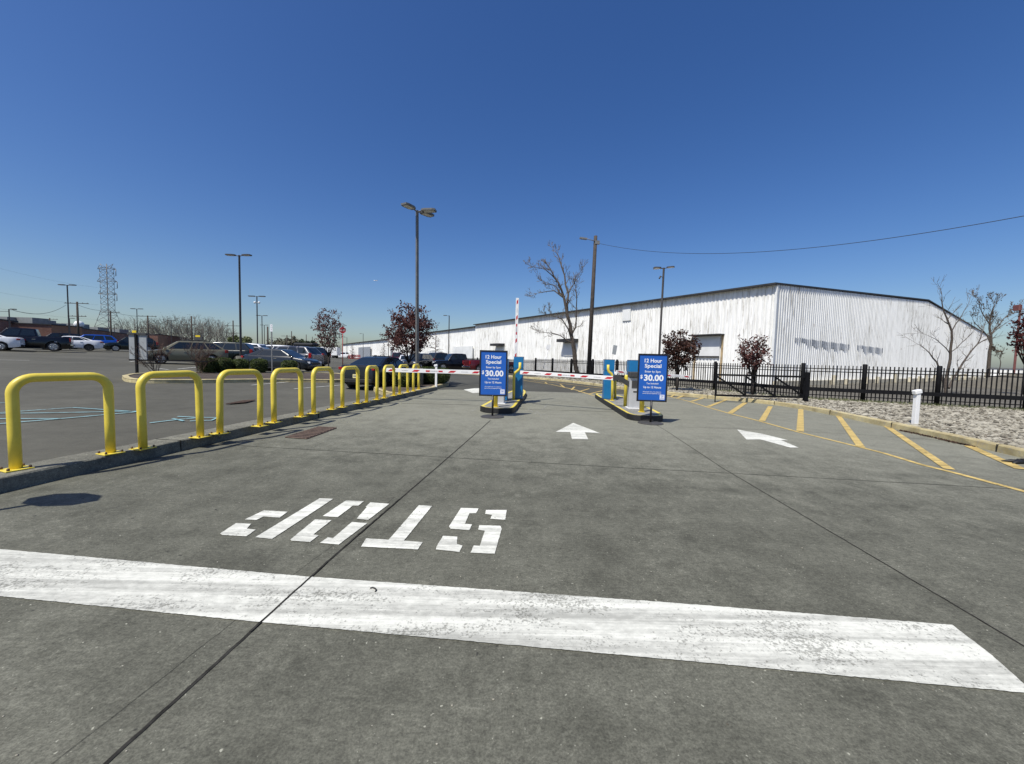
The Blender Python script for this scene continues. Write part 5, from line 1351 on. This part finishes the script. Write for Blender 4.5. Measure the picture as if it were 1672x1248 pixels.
    for c in xw:
        for s in (1, -1):
            mt = Matrix.Translation((c, s*(W/2-.125), r)) @ Matrix.Rotation(-s*PI/2, 4, 'X')
            m = MB(); m.lathe([(r*.62, -.11), (r*.93, -.11), (r, -.08), (r, .08), (r*.94, .105), (r*.68, .11), (r*.66, .06)], 28, m=mt); wl = build('wheel', m, 'tyre', t)
            m = MB(); m.lathe([(r*.66, .085), (r*.68, .108), (r*.62, .108), (r*.60, .08)], 28, m=mt)
            for k5 in range(5):
                a = k5*2*PI/5+.3
                for da in (-.10, .10):
                    p0 = Vector((math.cos(a)*.05, math.sin(a)*.05, .095)); p1 = Vector((math.cos(a+da)*r*.63, math.sin(a+da)*r*.63, .098)); m.tube([mt @ p0, mt @ p1], .022, 4)
            m.lathe([(.07, .09), (.065, .11), (.02, .112)], 12, m=mt); build('rim', m, rim, wl)
    zt_f, zt_r = interp(K['top'], L/2-.18), interp(K['top'], -L/2+.05)
    for s in (1, -1):
        m = MB(); m.box((L/2-.15, s*W*.345, zt_f-.12), (.22, W*.17, .13), rz=-s*.35); build('headlight', m, 'lamp_clear', t, bev=.02)
        m = MB()
        if kind in ('suv', 'wagon'): m.box((-L/2+.13, s*W*.425, 1.02 if kind == 'suv' else .95), (.20, .15, .34 if kind == 'suv' else .22), rz=s*.3)
        elif kind == 'pickup': m.box((-L/2+.06, s*W*.415, 1.02), (.12, .13, .34))
        else: m.box((-L/2+.13, s*W*.36, .92), (.20, .40, .12), rz=s*.35)
        build('tail_light', m, 'lamp_red', t, bev=.015)
        m = MB(); m.box((A[0]-.28, s*(W/2+.03), A[1]+.10), (.14, .18, .13)); build('mirror', m, color, t, bev=.03)
        m = MB()
        for xx in ((.25, -.75) if kind != 'pickup' else (.25, -.55)): m.box((xx-.2, s*(W/2-.012), .86 if kind != 'pickup' else 1.0), (.2, .03, .03))
        build('handle', m, 'chrome', t)
    m = MB(); m.box((L/2-.03, 0, .56 if kind != 'pickup' else .86), (.10, W*(.52 if not grille else .62), .16 if not grille else .36)); build('grille', m, 'trim' if not grille else 'chrome', t, bev=.02)
    m = MB(); m.box((-L/2+.035, 0, .40), (.09, W*.72, .16)); build('rear_bumper_trim', m, 'trim', t, bev=.02)
    if kind == 'pickup':
        m = MB(); m.box((-1.95, 0, 1.262+.028), (1.72, W*.78, .012)); build('bed_cover', m, 'trim', t)
        m = MB(); m.box((-L/2-.02, 0, .58), (.14, W*.94, .16)); build('step_bumper', m, 'chrome', t, bev=.02)
    if plate:
        m = MB(); m.box((-L/2-.012, 0, .60), (.03, .32, .16)); p = build('number_plate', m, 'plate', t)
        m = MB(); rr = random.Random(1)
        for kx in range(6): m.box((-L/2-.029, -.11+kx*.044, .60), (.004, .022, .07))
        build('characters', m, 'ink_dark', p)
        m = MB(); m.lathe([(.05, 0), (.045, .012)], 14, m=Matrix.Translation((-L/2+.0, 0, .90)) @ Matrix.Rotation(-PI/2, 4, 'Y')); build('badge', m, 'chrome', t)
        m = MB(); m.box((-.85, 0, K['H']+.03), (.16, .05, .07)); build('antenna_fin', m, 'trim', t, bev=.015)
    if rails:
        for s in (1, -1): m = MB(); m.tube([(B[0]-.2, s*wtp*.92, K['H']-.01), (B[0]-.4, s*wtp*.92, K['H']+.05), (C[0]+.4, s*wtp*.92, K['H']+.05), (C[0]+.2, s*wtp*.92, K['H']-.01)], .02, 6); build('roof_rail', m, 'trim', t)
    if roofbox:
        m = MB(); m.box((-.55, .1, K['H']+.17), (2.0, .8, .28)); build('roof_box', m, 'trim', t, bev=.10)
    return t
P_navy = paint('navy_black_paint', (.006, .008, .012), .1, .32); P_black = paint('black_paint', (.006, .006, .008), .2); P_white = paint('white_car_paint', (.72, .73, .75), 0)
P_tan = paint('tan_metallic_paint', (.165, .155, .105), .35, .3); P_slate = paint('slate_grey_paint', (.018, .023, .029), .3); P_blue = paint('bright_blue_paint', (.010, .07, .36), .35)
P_silver = paint('silver_paint', (.15, .155, .17), .4); P_red = paint('dark_red_paint', (.085, .008, .011), .2); P_char = paint('charcoal_paint', (.03, .03, .033), .4); P_green = paint('dark_green_black_paint', (.010, .016, .015), .3)
def at(px, Y): return (atY(px, 590, Y).x, Y)
def hd(v): return math.atan2(v[1], v[0])
a = at(586, 16.7); car('sedan', (a[0]+.30, a[1]+2.35), hd((.16, 1)), P_navy, 'navy black sedan parked nose away behind the far hoops', 'sedan', 'car', 'rim_dark', plate=True)
car('wagon', at(303, 28.2), hd((-.72, -.69)), P_tan, 'tan station wagon side on behind the twiggy bush', 'station_wagon', rails=True)
car('hatch', at(462, 26.3), hd((1, -.04)), P_slate, 'slate grey hatchback facing right behind the slim parking sign', 'hatchback')
car('suv', at(474, 30.6), hd((-.85, .1)), P_silver, 'grey vehicle with tall red tail lamp behind the slate hatchback', 'suv')
car('suv', at(493, 34.0), hd((-.9, .25)), P_black, 'black vehicle carrying a black roof box behind the grey one', 'suv', roofbox=True)
car('suv', at(450, 38), hd((-.9, .1)), P_white, 'white van like vehicle whose roof shows behind the slate hatchback', 'suv')
car('suv', at(366, 31.6), hd((-.75, -.2)), P_green, 'dark vehicle with red tail lamp just behind the tan wagon', 'suv')
car('suv', at(393, 34.5), hd((-.85, -.15)), P_white, 'white vehicle behind the round concrete lamp base', 'suv')
car('suv', at(404, 37.5), hd((-.85, -.15)), P_black, 'black vehicle beyond the white one at the twin lamp post', 'suv')
car('hatch', at(407, 33.0), hd((-.85, -.25)), P_silver, 'grey hatchback between the tan wagon and the slate hatchback', 'hatchback')
car('sedan', at(-40, 31.0), hd((-.75, -.66)), P_white, 'white car cut off by the left edge in front of the black pickup', 'sedan')
car('pickup', at(38, 34.0), hd((-.72, -.69)), P_black, 'black pickup truck with silver wheels at the far left', 'pickup_truck', 'truck')
car('suv', at(97, 47), hd((-.65, -.76)), P_black, 'black vehicle squeezed between the black pickup and the white sedan', 'suv')
car('sedan', at(113, 39.5), hd((-.72, -.69)), P_white, 'white sedan with dark wheels below the twin lamp post on the left', 'sedan', rim='rim_dark')
car('suv', at(150, 45), hd((-.72, -.69)), P_blue, 'bright blue vehicle behind the white sedan', 'suv')
car('suv', at(216, 46), hd((-.7, -.7)), P_green, 'very dark green vehicle left of the grey notice board', 'suv')
car('sedan', at(664, 42), hd((.3, -.95)), P_white, 'white car nose out between the navy sedan and the plum tree trunk', 'sedan')
car('suv', at(683, 41), hd((-.2, -1)), P_black, 'black vehicle behind the tallest lamp post foot', 'suv')
car('pickup', at(715, 46), hd((-.75, -.75)), P_char, 'charcoal pickup truck with chrome grille left of the black one', 'pickup_truck', 'truck', grille=True)
car('pickup', at(745, 43.5), hd((-.88, -.47)), P_black, 'black pickup truck with bright wheels facing the hoops', 'pickup_truck', 'truck', grille=True)
car('pickup', at(803, 41), hd((.85, .5)), P_red, 'dark red pickup truck half hidden by the first poster', 'pickup_truck', 'truck')
car('suv', at(648, 60), hd((.4, -1)), P_red, 'dark red vehicle just above the navy sedan roof', 'suv')
car('pickup', at(545, 118), hd((-1, .1)), P_white, 'white pickup far away right of the plum tree trunk', 'pickup_truck', 'truck')
car('pickup', at(562, 116), hd((-1, .1)), P_white, 'white pickup far away right behind the red stop sign post', 'pickup_truck', 'truck')
def box_truck(px, Y, label):
    x = atY(px, 580, Y).x; t = thing('box_truck', label, 'truck', (x, Y, zlot(max(x, -90), Y)), PI, 'parked cars in the lot')
    m = MB(); m.box((-1.2, 0, 1.9), (4.6, 2.3, 2.3)); build('cargo_box', m, 'white_paint', t, bev=.05)
    m = MB(); m.prism([(1.2, 1.0), (3.0, .9), (3.0, -.9), (1.2, -1.0)], .5, 1.5); m.prism([(1.2, .95), (2.3, .9), (2.3, -.9), (1.2, -.95)], 1.5, 2.4); build('driver_cab', m, 'white_paint', t, bev=.08)
    m = MB(); m.box((2.32, 0, 1.95), (.05, 1.6, .6)); m.box((1.8, 0, 1.95), (.7, 1.84, .5)); build('window', m, 'glass', t)
    for c in (-2.4, 2.1):
        for s in (1, -1): m = MB(); m.lathe([(.2, -.12), (.45, -.12), (.45, .12), (.2, .12)], 20, m=Matrix.Translation((c, s*.95, .45)) @ Matrix.Rotation(PI/2, 4, 'X')); build('wheel', m, 'tyre', t)
    m = MB(); m.box((0, 0, .62), (5.4, 1.2, .2)); build('chassis', m, 'trim', t)
box_truck(533, 110, 'white box truck far away behind the first plum tree trunk')
# red barrier panels by the far wall
m = MB(); a = atY(569, 586, 112); b = atY(588, 586, 112)
t = thing('red_railing', 'low dark red railing in the distance left of the navy sedan roof', 'railing', (a.x, 112, 0))
for i in range(9): m.box(((b.x-a.x)*i/8, 0, .75), (.12, .1, 1.5))
build('post', m, 'post_red', t)
for z in (.5, 1.1, 1.45): m = MB(); m.box(((b.x-a.x)/2, .08, z), (b.x-a.x, .06, .22)); build('rail', m, 'post_red', t)

# ------------------------------------------------------------------ light, sky, camera
az = Vector((-.65, -.76, 0)).normalized(); el = rad(57)
sd = Vector((az.x*math.cos(el), az.y*math.cos(el), math.sin(el)))     # towards the sun
w = bpy.data.worlds.new("World"); S.world = w; w.use_nodes = True
nt = w.node_tree; bg = nt.nodes['Background']; sky = nt.nodes.new('ShaderNodeTexSky'); sky.sky_type = 'NISHITA'
sky.sun_disc = False; sky.sun_elevation = el; sky.sun_rotation = math.atan2(sd.x, sd.y)
sky.altitude = 0; sky.air_density = 1.0; sky.dust_density = 1.25; sky.ozone_density = 4.2
hs = nt.nodes.new('ShaderNodeHueSaturation'); hs.inputs['Saturation'].default_value = 1.26; hs.inputs['Hue'].default_value = .511; nt.links.new(sky.outputs[0], hs.inputs['Color']); nt.links.new(hs.outputs[0], bg.inputs['Color']); bg.inputs['Strength'].default_value = .109
ld = bpy.data.lights.new('sun', 'SUN'); ld.energy = 4.8; ld.angle = rad(.5); ld.color = (1.0, .955, .86)
lo = bpy.data.objects.new('sun', ld); COL.objects.link(lo); lo.rotation_euler = sd.to_track_quat('Z', 'Y').to_euler()
cam = bpy.data.cameras.new('camera'); cam.sensor_width = 36; cam.lens = F/1672*36; cam.clip_end = 9000; cam.clip_start = .05; cam.sensor_fit = 'HORIZONTAL'
co = bpy.data.objects.new('camera', cam); COL.objects.link(co)
mw = Matrix((RV, UV, -FW)).transposed().to_4x4(); mw.translation = Vector((0, 0, EYE)); co.matrix_world = mw
S.camera = co
S.view_settings.view_transform = 'Standard'; S.view_settings.look = 'None'; S.view_settings.exposure = .1; S.view_settings.gamma = 1
S.cycles.max_bounces = 6; S.cycles.transparent_max_bounces = 8
